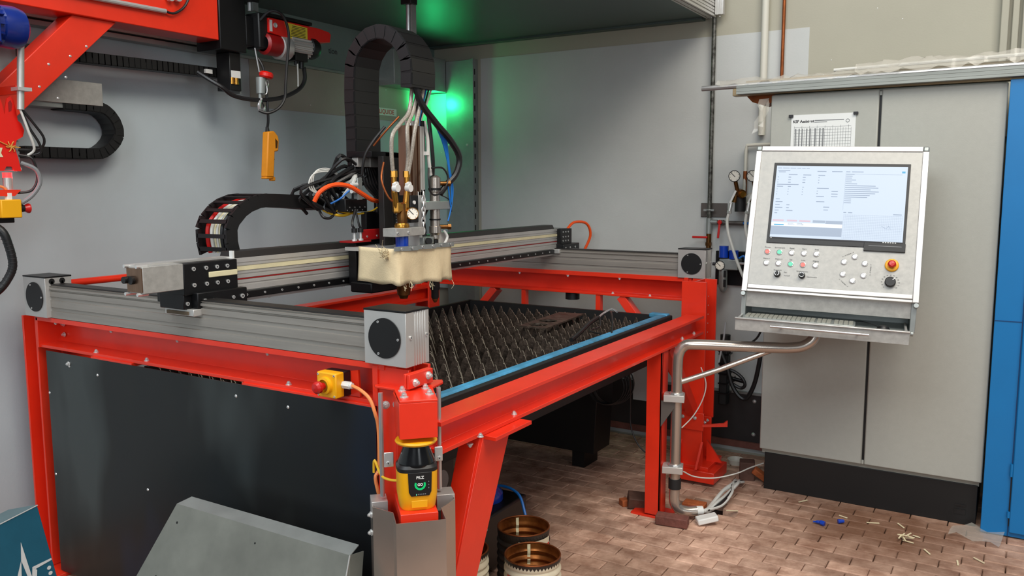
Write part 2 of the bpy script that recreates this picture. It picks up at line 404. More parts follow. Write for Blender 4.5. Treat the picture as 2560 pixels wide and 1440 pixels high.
# galvanised corner post and the beam on the left wall
cp = T('corner_post', 'tall galvanised steel channel standing in the room corner, glowing green near its top', 'steel post', (-3.51, 5.07, 0))
part(MB().box(-3.62, -3.41, 5.035, 5.05, 0, 2.545), 'front_face', 'galv', cp, .002)
mb = MB().box(-3.412, -3.385, 5.035, 5.097, 0, 2.55)
part(mb, 'side_flange', 'galv', cp)
mb = MB()
for k in range(15): mb.box(-3.3855, -3.3840, 5.05, 5.062, 1.25+k*.085, 1.29+k*.085)
part(mb, 'slots', 'plinth', cp)
for (x, z) in ((-3.60, 1.95), (-3.44, 1.95), (-3.6, 1.3), (-3.44, 1.3)): inst(RIVET, 'bolt', cp, (x, 5.035, z), -Y, 1.6)
bm_ = T('wall_beam', 'short galvanised box beam fixed to the left wall, ending at the corner post', 'steel beam', (-3.7, 4.75, 2.335))
part(MB().box(XW, -3.62, 4.45, 5.034, 2.335, 2.56), 'beam_body', 'galv', bm_, .003)
part(MB().box(XW, -3.61, 4.45, 5.034, 2.328, 2.336), 'lower_flange', 'galv', bm_)
for (y, z) in ((4.86, 2.52), (4.86, 2.39)): inst(RIVET, 'bolt', bm_, (-3.62, y, z), X, 2.2)
cw = T('wall_cladding', 'pale narrow wall panel with drilled holes below the galvanised beam', 'wall panel', (-3.7, 5.06, .9))
part(MB().box(XW, -3.622, 5.055, 5.098, .9, 2.325), 'panel_sheet', 'wall_white', cw)
for (x, z) in ((-3.68, 2.2), (-3.70, 2.1), (-3.67, 2.06), (-3.69, 2.04), (-3.68, 1.9)): inst(RIVET, 'hole', cw, (x, 5.055, z), -Y, .6)
# sign on the band
sg = T('wall_sign', 'small white sign with dark red capitals on the left wall behind the big cable loop', 'sign', (XW, 4.5, 2.16))
part(MB().box(XW+.004, XW+.008, 4.36, 4.655, 2.137, 2.186), 'sign_plate', 'paper', sg)
text('AIR LIQUIDE', .042, 'sign_lettering', 'can_red', sg, (XW+.0086, 4.51, 2.161), Y, Z, bold=.0006)
# extraction hood
hd = T('extraction_hood', 'dark sheet metal extraction hood roof with aluminium edge profile above the cutting table', 'hood', (-2.7, 4.0, 2.66))
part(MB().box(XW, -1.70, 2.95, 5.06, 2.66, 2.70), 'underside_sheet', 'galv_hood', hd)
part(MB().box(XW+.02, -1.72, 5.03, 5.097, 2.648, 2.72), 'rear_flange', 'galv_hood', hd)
def tslot(w, h, g=.008, d=.007):   # grooved extrusion outline
    return [(-w/2, -h/2), (-g/2, -h/2), (-g/2, -h/2+d), (g/2, -h/2+d), (g/2, -h/2), (w/2, -h/2), (w/2, -g/2), (w/2-d, -g/2), (w/2-d, g/2), (w/2, g/2),
            (w/2, h/2), (g/2, h/2), (g/2, h/2-d), (-g/2, h/2-d), (-g/2, h/2), (-w/2, h/2), (-w/2, g/2), (-w/2+d, g/2), (-w/2+d, -g/2), (-w/2, -g/2)]
for dx, dz, w, h in ((-1.685, 2.668, .03, .03), (-1.655, 2.672, .03, .035), (-1.655, 2.71, .03, .035), (-1.655, 2.748, .03, .035), (-1.655, 2.786, .03, .035)):
    part(MB().prism(tslot(w, h), (dx, 2.95, dz), X, Z, (0, 2.10, 0)), 'edge_profile', 'alu', hd, 0)
for dx in (-1.625, -1.60):
    part(MB().prism(tslot(.024, .03), (dx, 5.035, 2.665), X, Y, (0, 0, .6)), 'upright_profile', 'alu', hd, 0)
for (x, y) in ((-1.69, 5.04), (-1.665, 5.04), (-1.61, 5.03)): inst(SCREW, 'screw', hd, (x, y, 2.655), -Z, .8)
for nm, lab, (x, y, z0, z1) in (('hanger_rod', 'round metal hanger rod coming down from the hood behind the big black cable loop', (-2.92, 3.72, 2.40, 2.66)),
                                ('hanger_rod', 'short square hanger coming down from the hood above the hoist', (-3.6, 3.225, 2.585, 2.66))):
    h = T(nm, lab, 'hanger rod', (x, y, z0))
    part(MB().cyl((x, y, z0), (x, y, z1), .014), 'rod', 'steel', h)
    part(MB().box(x+.018, x+.03, y-.006, y+.03, z0, z1), 'side_strip', 'galv', h)
    part(MB().box(x-.03, x+.04, y-.03, y+.03, z1-.03, z1), 'collar', 'black_plastic', h, .004)
# green signal lamp in the corner
gl = T('signal_lamp', 'green glowing signal lamp on the left wall half hidden by the torch hoses', 'signal lamp', (-3.70, 4.80, 2.2))
part(MB().cyl((-3.70, 4.82, 2.19), (-3.70, 4.82, 2.225), .03, n=18), 'lamp_base', 'black_plastic', gl)
part(MB().lathe([(.027, 2.225), (.028, 2.275), (.022, 2.29), (.0001, 2.295)], (-3.70, 4.82, 0), Z, 20), 'lamp_dome', 'lamp_green', gl)
part(MB().box(XW, -3.69, 4.80, 4.84, 2.18, 2.20), 'lamp_arm', 'galv', gl)
ll = bpy.data.lights.new('signal_lamp_light', 'POINT'); ll.energy = 2.8; ll.color = (.02, 1, .28); ll.shadow_soft_size = .03
lo = bpy.data.objects.new('signal_lamp_light', ll); COL.objects.link(lo); lo.location = (-3.645, 4.92, 2.25)
# ================================================================== CUTTING TABLE: red frame
def hsec(w, h, tf, tw):   # H outline, flanges across u (width w), height h along v
    return [(-w/2,-h/2),(w/2,-h/2),(w/2,-h/2+tf),(tw/2,-h/2+tf),(tw/2,h/2-tf),(w/2,h/2-tf),(w/2,h/2),(-w/2,h/2),(-w/2,h/2-tf),(-tw/2,h/2-tf),(-tw/2,-h/2+tf),(-w/2,-h/2+tf)]
def csec(w, h, t):        # channel outline open towards -u
    return [(-w/2,-h/2),(w/2,-h/2),(w/2,h/2),(-w/2,h/2),(-w/2,h/2-t),(w/2-t,h/2-t),(w/2-t,-h/2+t),(-w/2,-h/2+t)]
fr = T('cutting_table', 'large cutting table of bright red bolted steel beams with diagonal braces', 'cutting table', (-2.5, 3.2, 0))
R = 'red_paint'
def beam(poly, o, u, v, w, name='beam'): return part(MB().prism(poly, o, u, v, w), name, R, fr, .0015)
# rail-carrying channels on the two long sides
beam(csec(.10, .128, .013), (-3.50, 1.975, 1.049), Y, Z, (1.92, 0, 0), 'side_beam')
beam(csec(.10, .128, .013), (-3.60, 4.665, 1.055), Y, Z, (2.02, 0, 0), 'side_beam')
part(MB().box(-3.5, -1.62, 1.918, 1.93, 1.1, 1.118), 'rail_pad', R, fr)
part(MB().box(-3.5, -1.60, 4.61, 4.63, 1.105, 1.13), 'rail_pad', R, fr)
# cross beams
beam(hsec(.10, .10, .014, .010), (-1.495, 1.965, .902), X, Z, (0, 2.415, 0), 'cross_beam')
beam(hsec(.10, .10, .014, .010), (-3.50, 2.02, .925), X, Z, (0, 2.6, 0), 'cross_beam')
part(MB().cyl((-3.55, 2.0, 1.235), (-3.55, 4.6, 1.235), .016), 'tie_tube', R, fr)
# posts
beam(hsec(.12, .11, .012, .010), (-3.565, 1.985, .02), Y, X, (0, 0, 1.09), 'post')
beam(hsec(.125, .11, .012, .010), (-1.592, 1.976, .02), X, Y, (0, 0, 1.09), 'post')
beam(hsec(.14, .19, .012, .010), (-1.52, 4.52, .33), X, Y, (0, 0, .80), 'post')
beam(hsec(.13, .17, .012, .010), (-1.515, 4.50, .10), X, Y, (0, 0, .24), 'post_foot')
beam(hsec(.12, .12, .012, .010), (-3.50, 4.62, .02), Y, X, (0, 0, 1.07), 'post')
mb = MB().box(-1.535, -1.455, 3.80, 3.81, .02, .85).box(-1.465, -1.455, 3.80, 3.88, .02, .85).box(-1.53, -1.465, 3.81, 3.82, .02, .85)
part(mb, 'console_post', R, fr, .0015)
part(MB().box(-1.61, -1.42, 3.80, 3.94, 0, .012), 'base_plate', R, fr, .002)
part(MB().box(-1.62, -1.40, 4.38, 4.63, .085, .105), 'base_plate', R, fr, .002)
part(MB().box(-1.60, -1.36, 4.36, 4.60, .02, .085), 'base_plate', R, fr, .004)
part(MB().box(-3.66, -3.40, 1.87, 2.1, 0, .016), 'base_plate', R, fr, .002)
part(MB().box(-1.66, -1.42, 1.92, 2.12, 0, .016), 'base_plate', R, fr, .002)
# gussets at the far right post
for dx in (-1.575, -1.455): part(MB().prism([(0, 0), (.10, 0), (.0, .13)], (dx, 4.415, .105), -Y, Z, (.012, 0, 0)), 'gusset', R, fr)
part(MB().prism([(0, 0), (.09, 0), (0, .12)], (-1.45, 4.50, .105), X, Z, (0, .012, 0)), 'gusset', R, fr)
part(MB().box(-1.60, -1.44, 4.405, 4.418, .30, .40), 'splice_plate', R, fr, .002)
part(MB().prism([(0, 0), (.14, 0), (.14, .035), (.12, .02), (0, .012)], (-1.445, 4.40, .325), (.85, .53, 0), Z, (-.006, .01, 0)), 'splice_arm', R, fr)
# braces
def brace(p0, p1, w=.075, h=.05, up=X): return part(MB().bar(p0, p1, w, h, up), 'brace', R, fr, .002)
mb = MB(); mb.prism([(2.20, .848), (2.375, .848), (2.075, .22), (2.02, .22), (2.02, .40)], (-1.46, 0, 0), Y, Z, (.012, 0, 0))
mb.prism([(2.19, .848), (2.205, .848), (2.03, .38), (2.012, .38)], (-1.53, 0, 0), Y, Z, (.075, 0, 0))
part(mb, 'brace', R, fr, .0015)
brace((-2.05, 4.66, .985), (-1.58, 4.60, .45)); brace((-2.95, 4.66, .985), (-3.4, 4.6, .45))
brace((-1.51, 4.0, .84), (-1.51, 4.42, .40), .06, .05)
part(MB().box(-2.21, -2.18, 4.62, 4.66, .55, .99), 'strut', R, fr); part(MB().box(-2.74, -2.71, 4.62, 4.66, .55, .99), 'strut', R, fr)
part(MB().box(-1.53, -1.40, 2.20, 2.43, .838, .851), 'brace_plate', R, fr, .001)
part(MB().box(-3.12, -2.86, 1.915, 2.0, .972, .986), 'brace_plate', R, fr, .001)
part(MB().box(-2.25, -1.66, 1.915, 2.0, .972, .986), 'brace_plate', R, fr, .001)
# end plates of the channels with bolts
part(MB().box(-3.50, -3.488, 1.918, 2.02, .985, 1.112), 'end_plate', R, fr, .001); part(MB().box(-1.665, -1.645, 1.915, 2.02, .985, 1.112), 'end_plate', R, fr, .001)
part(MB().box(-1.64, -1.615, 4.595, 4.70, .99, 1.13), 'end_plate', R, fr, .001)
for (x, y, z, ax) in [(-3.45, 2.008, 1.075, -Y), (-3.45, 2.008, 1.03, -Y), (-3.40, 1.945, 1.098, -Z), (-3.02, 1.945, 1.098, -Z), (-2.62, 1.945, 1.098, -Z), (-2.15, 1.945, 1.098, -Z),
          (-3.12, 1.94, .998, Z), (-2.80, 1.94, .998, Z), (-2.05, 1.94, .998, Z), (-1.93, 1.94, .998, Z),
          (-1.42+.0, 2.14, .866, Z), (-1.465, 2.42, .866, Z), (-1.465, 4.10, .866, Z), (-1.465, 4.28, .866, Z), (-1.46, 2.14, .838, -Z), (-1.46, 2.40, .838, -Z),
          (-1.60, 4.60, 1.06, -Y), (-1.60, 4.60, 1.015, -Y), (-1.56, 4.405, .37, -Y), (-1.49, 4.405, .37, -Y), (-1.445, 4.43, .345, X), (-1.445, 4.48, .345, X),
          (-2.10, 4.63, 1.003, Z), (-1.86, 4.63, 1.003, Z), (-2.4, 4.615, 1.104, -Z), (-2.05, 4.615, 1.104, -Z), (-2.75, 4.615, 1.104, -Z)]:
    inst(BOLT, 'bolt', fr, (x, y, z), ax, .85)
for k in range(5): inst(RIVET, 'rivet', fr, (-1.449, 4.46+.0*k, 1.05-.05*k), X, .6)
for x in (-1.515, -1.503): part(MB().box(x-.005, x+.005, 1.885, 2.0, 1.062, 1.106), 'clamp_plate', R, fr, .002)
for y, z in ((1.912, 1.078), (1.975, 1.088)): inst(BOLT, 'bolt', fr, (-1.498, y, z), X, 1.0)
# dark side panel
sp = T('side_panel', 'large dark sheet steel panel closing the near side of the red table', 'panel', (-2.5, 1.92, .02))
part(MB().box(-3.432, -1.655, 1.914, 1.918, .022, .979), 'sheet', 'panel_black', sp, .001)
for (x, z) in ((-3.27, .93), (-3.08, .915), (-2.28, .935), (-2.03, .93), (-3.425, .80), (-3.42, .45), (-2.8, .5)): inst(RIVET, 'rivet', sp, (x, 1.914, z), -Y, 1.0)
inst(BOLT, 'bolt', sp, (-3.27, 1.913, .94), -Y, .8)
# ------------------------------------------------------------------ long rails with end blocks
def rail(name, label, yf, zt, xa0, xa1, xb0, xb1, back):
    """aluminium extrusion along X with a block at each end; yf = front face, back = depth"""
    z0 = zt-.167
    t = T(name, label, 'linear rail', ((xa0+xb1)/2, yf, z0), group='aluminium rails of the cutting table')
    y = yf+.018; h = zt-.035-z0
    prof = [(0,0),(0,.028),(.006,.030),(.006,.042),(0,.044),(0,.072),(.005,.074),(.005,.086),(0,.088),(0,.108),(.006,.110),(.006,.114),(-.003,.117),(-.003,.124),(.004,.127),(.004,.130),(-.002,.132)]
    k = h/.132
    poly = [(a, b*k) for a, b in prof]+[(back, h), (back, 0)]
    part(MB().prism(poly, (xa1-.005, y, z0), Y, Z, (xb0-xa1+.01, 0, 0)), 'extrusion', 'alu_dull', t)
    part(MB().box(xa1, xb0, y+.006, y+back-.02, z0+h-.001, z0+h+.006), 'belt', 'belt_black', t)
    for (x0, x1, outer) in ((xa0, xa1, -1), (xb0, xb1, 1)):
        mb = MB(); D = .112
        if outer > 0:   # vertical grooves on the outer cheek
            pl = [(x0, 0), (x1, 0)]
            for g in (.04, .052, .064, .076, .088): pl += [(x1, g), (x1-.004, g+.001), (x1-.004, g+.005), (x1, g+.006)]
            pl += [(x1, D), (x0, D)]
        else: pl = [(x0, 0), (x1, 0), (x1, D), (x0, D)]
        mb.prism(pl, (0, yf, z0), X, Y, (0, 0, .165))
        bk = part(mb, 'end_block', 'alu', t, .0015)
        part(MB().box(x0-.001, x1+.001, yf-.001, yf+D+.001, z0+.163, z0+.169), 'lid', 'black_anod', bk, .001)
        cx, cz = (x0+x1)/2, z0+.083
        part(MB().cyl((cx, yf-.0035, cz), (cx, yf+.001, cz), .061, n=40), 'round_cover', 'black_plastic', bk)
        for a in (115, 0, 245): inst(SCREW, 'screw', bk, (cx+.053*math.cos(math.radians(a)), yf-.003, cz+.053*math.sin(math.radians(a))), -Y, .55)
        if outer > 0:
            for yy in (.022, .098): inst(SCREW, 'screw', bk, (x1, yf+yy, cz+.005), X, .8)
        else:
            for yy in (.028, .072):
                part(MB().cyl((x1-.001, yf+yy+.0, zt-.018), (x1+.002, yf+yy, zt-.018), .012, n=14).box(x1-.001, x1+.002, yf+yy-.004, yf+yy+.004, zt-.045, zt-.018), 'keyhole', 'plinth', bk)
    return t
rail('linear_rail', 'dull aluminium guide rail nearest the camera on the red table, with black round covers', 1.90, 1.287, -3.54, -3.38, -1.68, -1.52, .085)
rail('linear_rail', 'dull aluminium guide rail along the far side of the table by the back wall', 4.60, 1.295, -3.55, -3.39, -1.68, -1.517, .085)
# ------------------------------------------------------------------ bed of saw-toothed slats
bx0, bx1, by0, by1, bz = -3.02, -1.735, 2.10, 4.45, .915
bed = T('slat_bed', 'black cutting bed tray filled with saw-toothed steel slats and edged by a blue bar', 'cutting bed', (-2.4, 3.3, .5))
mb = MB().box(bx0-.03, bx0-.005, by0, by1+.03, .69, bz+.005).box(bx0-.03, bx1+.02, by1+.0, by1+.03, .69, bz+.005).box(bx0-.03, bx1+.02, by0-.03, by0, .69, .88).box(bx0, bx1+.04, by0, by1, .68, .70).box(bx1+.012, bx1+.055, by0-.03, by1+.03, .69, .885)
part(mb, 'tray', 'tray_black', bed)
part(MB().box(bx1+.005, bx1+.055, by0-.03, by1+.0, .885, .932), 'blue_bar', 'tray_blue', bed, .012)
part(MB().box(bx1+.05, bx1+.075, by0-.03, by1+.03, .86, .925), 'black_strip', 'rubber', bed, .006)
part(MB().box(bx1-.05, bx1+.06, by1-.02, by1+.03, .91, .935), 'bar_end', 'tray_blue', bed, .006)
NS, NT = 28, 20; tp = (bx1-bx0)/NT
def slat_mesh(seed):
    r = random.Random(seed); mb = MB(); t = .0022; H = .078
    pts = [(bx0, -.18)]
    for k in range(NT):
        j = r.uniform(-.012, .004) if r.random() < .3 else r.uniform(-.004, .002)
        pts += [(bx0+k*tp, -H), (bx0+(k+.5)*tp-.003+r.uniform(-.003, .003), j), (bx0+(k+.5)*tp+.004, j-r.uniform(0, .006))]
    pts += [(bx1, -H), (bx1, -.18)]
    a = [V((x, -t, z)) for x, z in pts]; b = [V((x, t, z)) for x, z in pts]; n = len(pts)
    # strips of quads so that concave outline shades correctly
    vs = []; fs = []
    for y in (-t, t):
        base = len(vs)
        for x, z in pts[1:-1]: vs += [V((x, y, z)), V((x, y, -.18))]
        for i in range(len(pts)-3): fs.append((base+2*i, base+2*i+2, base+2*i+3, base+2*i+1))
    mb._add(vs, fs)
    m = len(pts)-2; mb.m(1)
    mb._add([V((x, -t, z)) for x, z in pts[1:-1]]+[V((x, t, z)) for x, z in pts[1:-1]], [(i, i+1, m+i+1, m+i) for i in range(m-1)])
    me = mb.mesh('slat'); me.materials.append(MATS['slat']); me.materials.append(MATS['slat_edge']); return me
SL = [slat_mesh(i) for i in range(6)]
for k in range(NS):
    o = bpy.data.objects.new('slat', SL[k % 6]); COL.objects.link(o); o.parent = bed
    o.location = V((random.uniform(-.0015, .0015), by0+.03+k*(by1-by0-.05)/NS, bz+random.uniform(-.003, .002)))-OFF[bed.name]
    o.rotation_euler = (random.uniform(-.03, .03), 0, random.uniform(-.004, .004))
# offcut lying on the slats, hand torch, cable
oc = T('steel_offcut', 'flat dark steel offcut with two large round holes lying on the slats', 'steel plate', (-2.15, 4.0, .918))
def holed(poly, holes, z0, z1):
    import mathutils.geometry as G
    mb = MB(); rings = [[V((x, y, 0)) for x, y in poly]]+[[V((cx+r*math.cos(-2*math.pi*i/16), cy+r*math.sin(-2*math.pi*i/16), 0)) for i in range(16)] for cx, cy, r in holes]
    tri = G.tessellate_polygon(rings); flat = [p for r in rings for p in r]
    for z in (z0, z1): mb._add([(p.x, p.y, z) for p in flat], [tuple(t) for t in tri])
    for r in rings:
        n = len(r); mb._add([(p.x, p.y, z0) for p in r]+[(p.x, p.y, z1) for p in r], [(i, (i+1) % n, n+(i+1) % n, n+i) for i in range(n)])
    return mb
part(holed([(-2.225, 3.72), (-2.06, 3.73), (-2.115, 4.27), (-2.265, 4.25)], [(-2.15, 3.80, .05), (-2.165, 3.935, .05)], .919, .927), 'plate', 'slat', oc)
tt = T('hand_torch', 'black hand torch with cable lying on the slats beside the blue bar', 'torch', (-1.85, 3.85, .92))
part(MB().tube([(-1.80, 3.50, .925), (-1.83, 3.65, .935), (-1.875, 3.85, .95), (-1.905, 4.02, .955)], .011), 'handle', 'black_plastic', tt)
part(MB().tube([(-1.905, 4.02, .955), (-1.92, 4.12, .965), (-1.90, 4.18, .98), (-1.86, 4.16, .97)], .006), 'head', 'steel', tt)
part(MB().tube([(-1.88, 4.12, .975), (-1.82, 4.0, .985), (-1.75, 3.86, .965), (-1.70, 3.74, .93), (-1.665, 3.66, .90)], .005), 'cable', 'cable_black', tt)
part(MB().tube([(-1.90, 4.02, .96), (-1.84, 3.9, .93), (-1.80, 3.70, .94), (-1.70, 3.62, .945)], .004), 'lead', 'cable_black', tt)
# ================================================================== GANTRY
ga = T('gantry_beam', 'long aluminium gantry beam crossing the table with a cream strip and black end plates', 'gantry', (-2.55, 3.3, 1.25))
gx = -2.50
prof = [(-.10,1.222),(-.004,1.222),(-.004,1.262),(0,1.264),(0,1.284),(-.004,1.286),(-.004,1.290),(0,1.292),(0,1.304),(-.005,1.305),(-.005,1.310),(0,1.311),(0,1.322),(-.004,1.323),(-.004,1.327),(0,1.328),
        (0,1.336),(-.004,1.337),(-.004,1.357),(0,1.358),(0,1.364),(-.004,1.365),(-.004,1.369),(0,1.370),(0,1.387),(-.10,1.387)]
part(MB().prism(prof, (gx, 2.10, 0), X, Z, (0, 2.58, 0)), 'extrusion', 'alu', ga)
part(MB().box(gx-.004, gx+.001, 2.10, 4.66, 1.3395, 1.3545), 'cream_strip', 'strip_cream', ga)
part(MB().box(gx-.0045, gx-.0005, 2.10, 4.66, 1.3055, 1.3095), 'red_line', 'red_dark', ga)
part(MB().box(gx-.004, gx+.012, 2.11, 4.64, 1.234, 1.260), 'guide_rail', 'black_anod', ga, .002)
for k in range(28): inst(SCREW, 'screw', ga, (gx+.012, 2.16+k*.088, 1.247), X, .62)
for k in range(6): inst(SCREW, 'screw', ga, (gx-.02, 2.30+k*.42, 1.222), -Z, .9)
mb = MB().prism([(0,1.387),(-.012,1.412),(-.075,1.412),(-.085,1.387)], (gx, 2.12, 0), X, Z, (0, 2.5, 0))
part(mb, 'top_cover', 'belt_black', ga, .002)
part(MB().box(gx-.02, gx-.002, 2.112, 2.12, 1.385, 1.415), 'cover_clip', 'white_plastic', ga)
# near end: black plates, galvanised box
ne = part(MB().box(gx-.11, gx+.03, 1.872, 2.105, 1.275, 1.387), 'end_plate', 'black_anod', ga, .003)
part(MB().box(gx-.11, gx+.022, 1.872, 2.09, 1.225, 1.28), 'end_foot', 'black_anod', ne, .003)
part(MB().box(gx+.02, gx+.055, 1.905, 2.125, 1.226, 1.283), 'clamp_bar', 'black_anod', ne, .004)
part(MB().box(gx+.029, gx+.034, 1.975, 2.102, 1.330, 1.350), 'cream_insert', 'strip_cream', ne, .002)
for i, y in enumerate((1.912, 1.965, 2.012, 2.058)):
    for z in (1.366, 1.309): inst(SCREW, 'screw', ne, (gx+.030, y, z), X, 1.05)
for y, s in ((1.935, 1.2), (1.972, .9), (2.06, .9), (2.10, 1.2)): inst(SCREW, 'screw', ne, (gx+.055, y, 1.252), X, s)
inst(SCREW, 'screw', ne, (gx+.022, 1.887, 1.245), X, 1)
bx = part(MB().box(gx-.055, gx+.028, 1.715, 1.872, 1.298, 1.388), 'galvanised_box', 'galv_spangle', ga, .002)
part(MB().box(gx-.053, gx+.026, 1.711, 1.717, 1.303, 1.383), 'box_end', 'copper_bar', bx)
part(MB().cyl((gx-.02, 1.713, 1.343), (gx-.02, 1.70, 1.343), .014).cyl((gx-.045, 1.713, 1.343), (gx-.045, 1.692, 1.343), .012), 'plug', 'black_plastic', bx)
for z in (1.389, 1.296):
    for x in (gx-.05, gx+.015): part(MB().cyl((x, 1.70, z), (x, 1.74, z), .006, n=8), 'box_pin', 'zinc', bx)
part(MB().box(gx-.075, gx-.02, 1.72, 2.12, 1.387, 1.393), 'lid_strip', 'alu', ga)
# near carriage on the rail
ca = part(MB().box(gx-.10, gx+.055, 1.885, 1.985, 1.202, 1.226), 'carriage', 'alu', ga, .002)
part(MB().box(gx-.085, gx+.03, 1.880, 1.886, 1.206, 1.218), 'carriage_clip', 'grime', ca)
part(MB().box(gx-.16, gx-.145, 1.90, 1.93, 1.24, 1.285), 'limit_stop', 'black_plastic', ga)
# far end
fe = part(MB().box(gx-.11, gx+.03, 4.655, 4.80, 1.275, 1.385), 'end_plate', 'black_anod', ga, .003)
part(MB().box(gx-.0, gx+.055, 4.645, 4.86, 1.245, 1.29), 'clamp_bar', 'black_anod', fe, .004)
for y in (4.68, 4.715, 4.75):
    for z in (1.365, 1.335, 1.31): inst(SCREW, 'screw', fe, (gx+.03, y, z), X, .7)
for y in (4.67, 4.73, 4.80): inst(SCREW, 'screw', fe, (gx+.055, y, 1.267), X, .8)
part(MB().box(gx-.05, gx+.045, 4.60, 4.72, 1.235, 1.262), 'carriage', 'alu', fe, .002)
part(MB().tube([(gx, 4.79, 1.375), (gx+.02, 4.85, 1.42), (gx+.06, 4.95, 1.41), (gx+.07, 4.99, 1.33), (gx+.03, 4.97, 1.22)], .009), 'orange_hose', 'orange', ga)
# ================================================================== TORCH CARRIAGE
tc = T('torch_carriage', 'black torch carriage with aluminium lift cylinder and brass gas fittings riding on the gantry beam', 'torch carriage', (-2.35, 2.85, 1.2))
part(MB().box(-2.47, -2.40, 2.875, 2.99, 1.19, 1.80), 'mast', 'black_anod', tc, .004)
part(MB().prism([(2.79,1.41),(2.94,1.41),(2.94,1.56),(2.88,1.53),(2.84,1.545),(2.79,1.54)], (-2.47, 0, 0), Y, Z, (.03, 0, 0)), 'back_plate', 'black_anod', tc, .002)
part(MB().box(-2.46, -2.34, 2.70, 2.98, 1.20, 1.245), 'lower_shoe', 'black_anod', tc, .006)
part(MB().box(-2.485, -2.44, 2.72, 2.98, 1.225, 1.42), 'slider', 'black_anod', tc, .003)
part(MB().box(-2.40, -2.36, 2.83, 2.97, 1.25, 1.80), 'lift_slide', 'black_plastic', tc, .003)
part(MB().box(-2.36, -2.33, 2.78, 2.84, 1.25, 1.78), 'cover_plate', 'belt_black', tc, .002)
mb = MB()
for k in range(26): mb.box(-2.361, -2.355, 2.892, 2.898, 1.42+k*.012, 1.426+k*.012)
part(mb, 'scale_marks', 'zinc', tc)
# mounting rail for the chain
mb = MB().box(-2.50, -2.36, 2.74, 2.98, 1.775, 1.80).box(-2.50, -2.48, 2.745, 2.76, 1.72, 1.80)
part(mb, 'chain_bracket', 'black_anod', tc, .002)
part(MB().box(-2.475, -2.44, 2.745, 2.815, 1.735, 1.782), 'steel_box', 'galv_spangle', tc, .002); part(MB().box(-2.47, -2.43, 2.815, 2.87, 1.735, 1.782), 'steel_box', 'galv_spangle', tc, .002)
part(MB().cyl((-2.40, 2.85, 1.76), (-2.37, 2.85, 1.76), .014).cyl((-2.40, 2.865, 1.68), (-2.36, 2.865, 1.68), .022), 'red_knob', 'red_bright', tc)
# aluminium lift cylinder, three grooved bars
for (y0, y1, m) in ((2.785, 2.830, 'copper_bar'), (2.832, 2.866, 'copper_bar'), (2.868, 2.898, 'alu')):
    w = y1-y0
    part(MB().prism([(0,0),(w,0),(w,.05),(w*.65,.05),(w*.65,.043),(w*.35,.043),(w*.35,.05),(0,.05)], (-2.25, y0, 1.615), Y, X, (0, 0, .29)), 'cylinder_bar', m, tc)
part(MB().cyl((-2.225, 2.83, 1.905), (-2.225, 2.83, 1.925), .02).cyl((-2.225, 2.88, 1.905), (-2.225, 2.88, 1.93), .012), 'cylinder_cap', 'zinc', tc)
part(MB().box(-2.26, -2.20, 2.852, 2.876, 1.395, 1.63), 'alu_bar', 'alu', tc, .002); part(MB().box(-2.26, -2.215, 2.878, 2.892, 1.40, 1.90), 'alu_bar', 'alu', tc, .002)
part(MB().box(-2.205, -2.19, 2.895, 2.92, 1.785, 1.80), 'clip', 'white_plastic', tc)
part(MB().box(-2.23, -2.195, 2.79, 2.845, 1.50, 1.615), 'valve_block', 'black_plastic', tc, .004)
part(MB().cyl((-2.196, 2.812, 1.585), (-2.190, 2.812, 1.585), .008), 'valve_button', 'white_plastic', tc)
# autogen torch (brass/blue)
t1 = T('cutting_torch', 'brass gas cutting torch with blue body and round pressure gauge', 'cutting torch', (-2.2, 2.735, 1.2))
part(MB().lathe([(.012,1.50),(.028,1.50),(.032,1.49),(.030,1.475),(.026,1.47)], (-2.2, 2.737, 0), Z, 16), 'collar', 'brass', t1)
part(MB().cyl((-2.2, 2.735, 1.38), (-2.2, 2.735, 1.475), .027, n=20), 'body', 'torch_blue', t1)
part(MB().lathe([(.020,1.50),(.024,1.53),(.016,1.55),(.016,1.58)], (-2.2, 2.74, 0), Z, 14), 'head', 'brass_dark', t1)
for (y0, yy) in ((2.690, 2.705), (2.773, 2.757)):
    part(MB().cyl((-2.2, yy, 1.545), (-2.2, y0, 1.63), .013).cyl((-2.2, y0, 1.625), (-2.2, y0, 1.695), .011).cyl((-2.2, y0, 1.69), (-2.2, y0, 1.715), .015, n=6).cyl((-2.2, yy, 1.55), (-2.2, yy, 1.585), .018, n=6), 'gas_fitting', 'brass', t1)
    part(MB().cyl((-2.2, y0, 1.645), (-2.178, y0, 1.645), .016).cyl((-2.2, y0, 1.66), (-2.183, y0, 1.66), .012), 'white_valve', 'white_plastic', t1)
part(MB().bar((-2.2, 2.70, 1.56), (-2.2, 2.765, 1.575), .024, .03), 'manifold', 'brass', t1, .003)
gauge('gauge', t1, (-2.165, 2.765, 1.54), (.75, -.65, .1), .026, 'brass')
part(MB().cyl((-2.2, 2.74, 1.17+.03), (-2.2, 2.74, 1.26), .026, .032, n=20).cyl((-2.2, 2.74, 1.185), (-2.2, 2.74, 1.205), .016, .022), 'nozzle', 'brass_dark', t1)
part(MB().tube([(-2.26, 2.70, 1.75), (-2.24, 2.66, 1.68), (-2.215, 2.67, 1.61), (-2.2, 2.70, 1.585), (-2.19, 2.735, 1.582)], .0045), 'ignition_tube', 'copper', t1)
part(MB().box(-2.235, -2.165, 2.655, 2.845, 1.447, 1.482), 'clamp', 'galv_spangle', tc, .002)
for y in (2.665, 2.735): inst(SCREW, 'screw', tc, (-2.165, y, 1.463), X, .8)
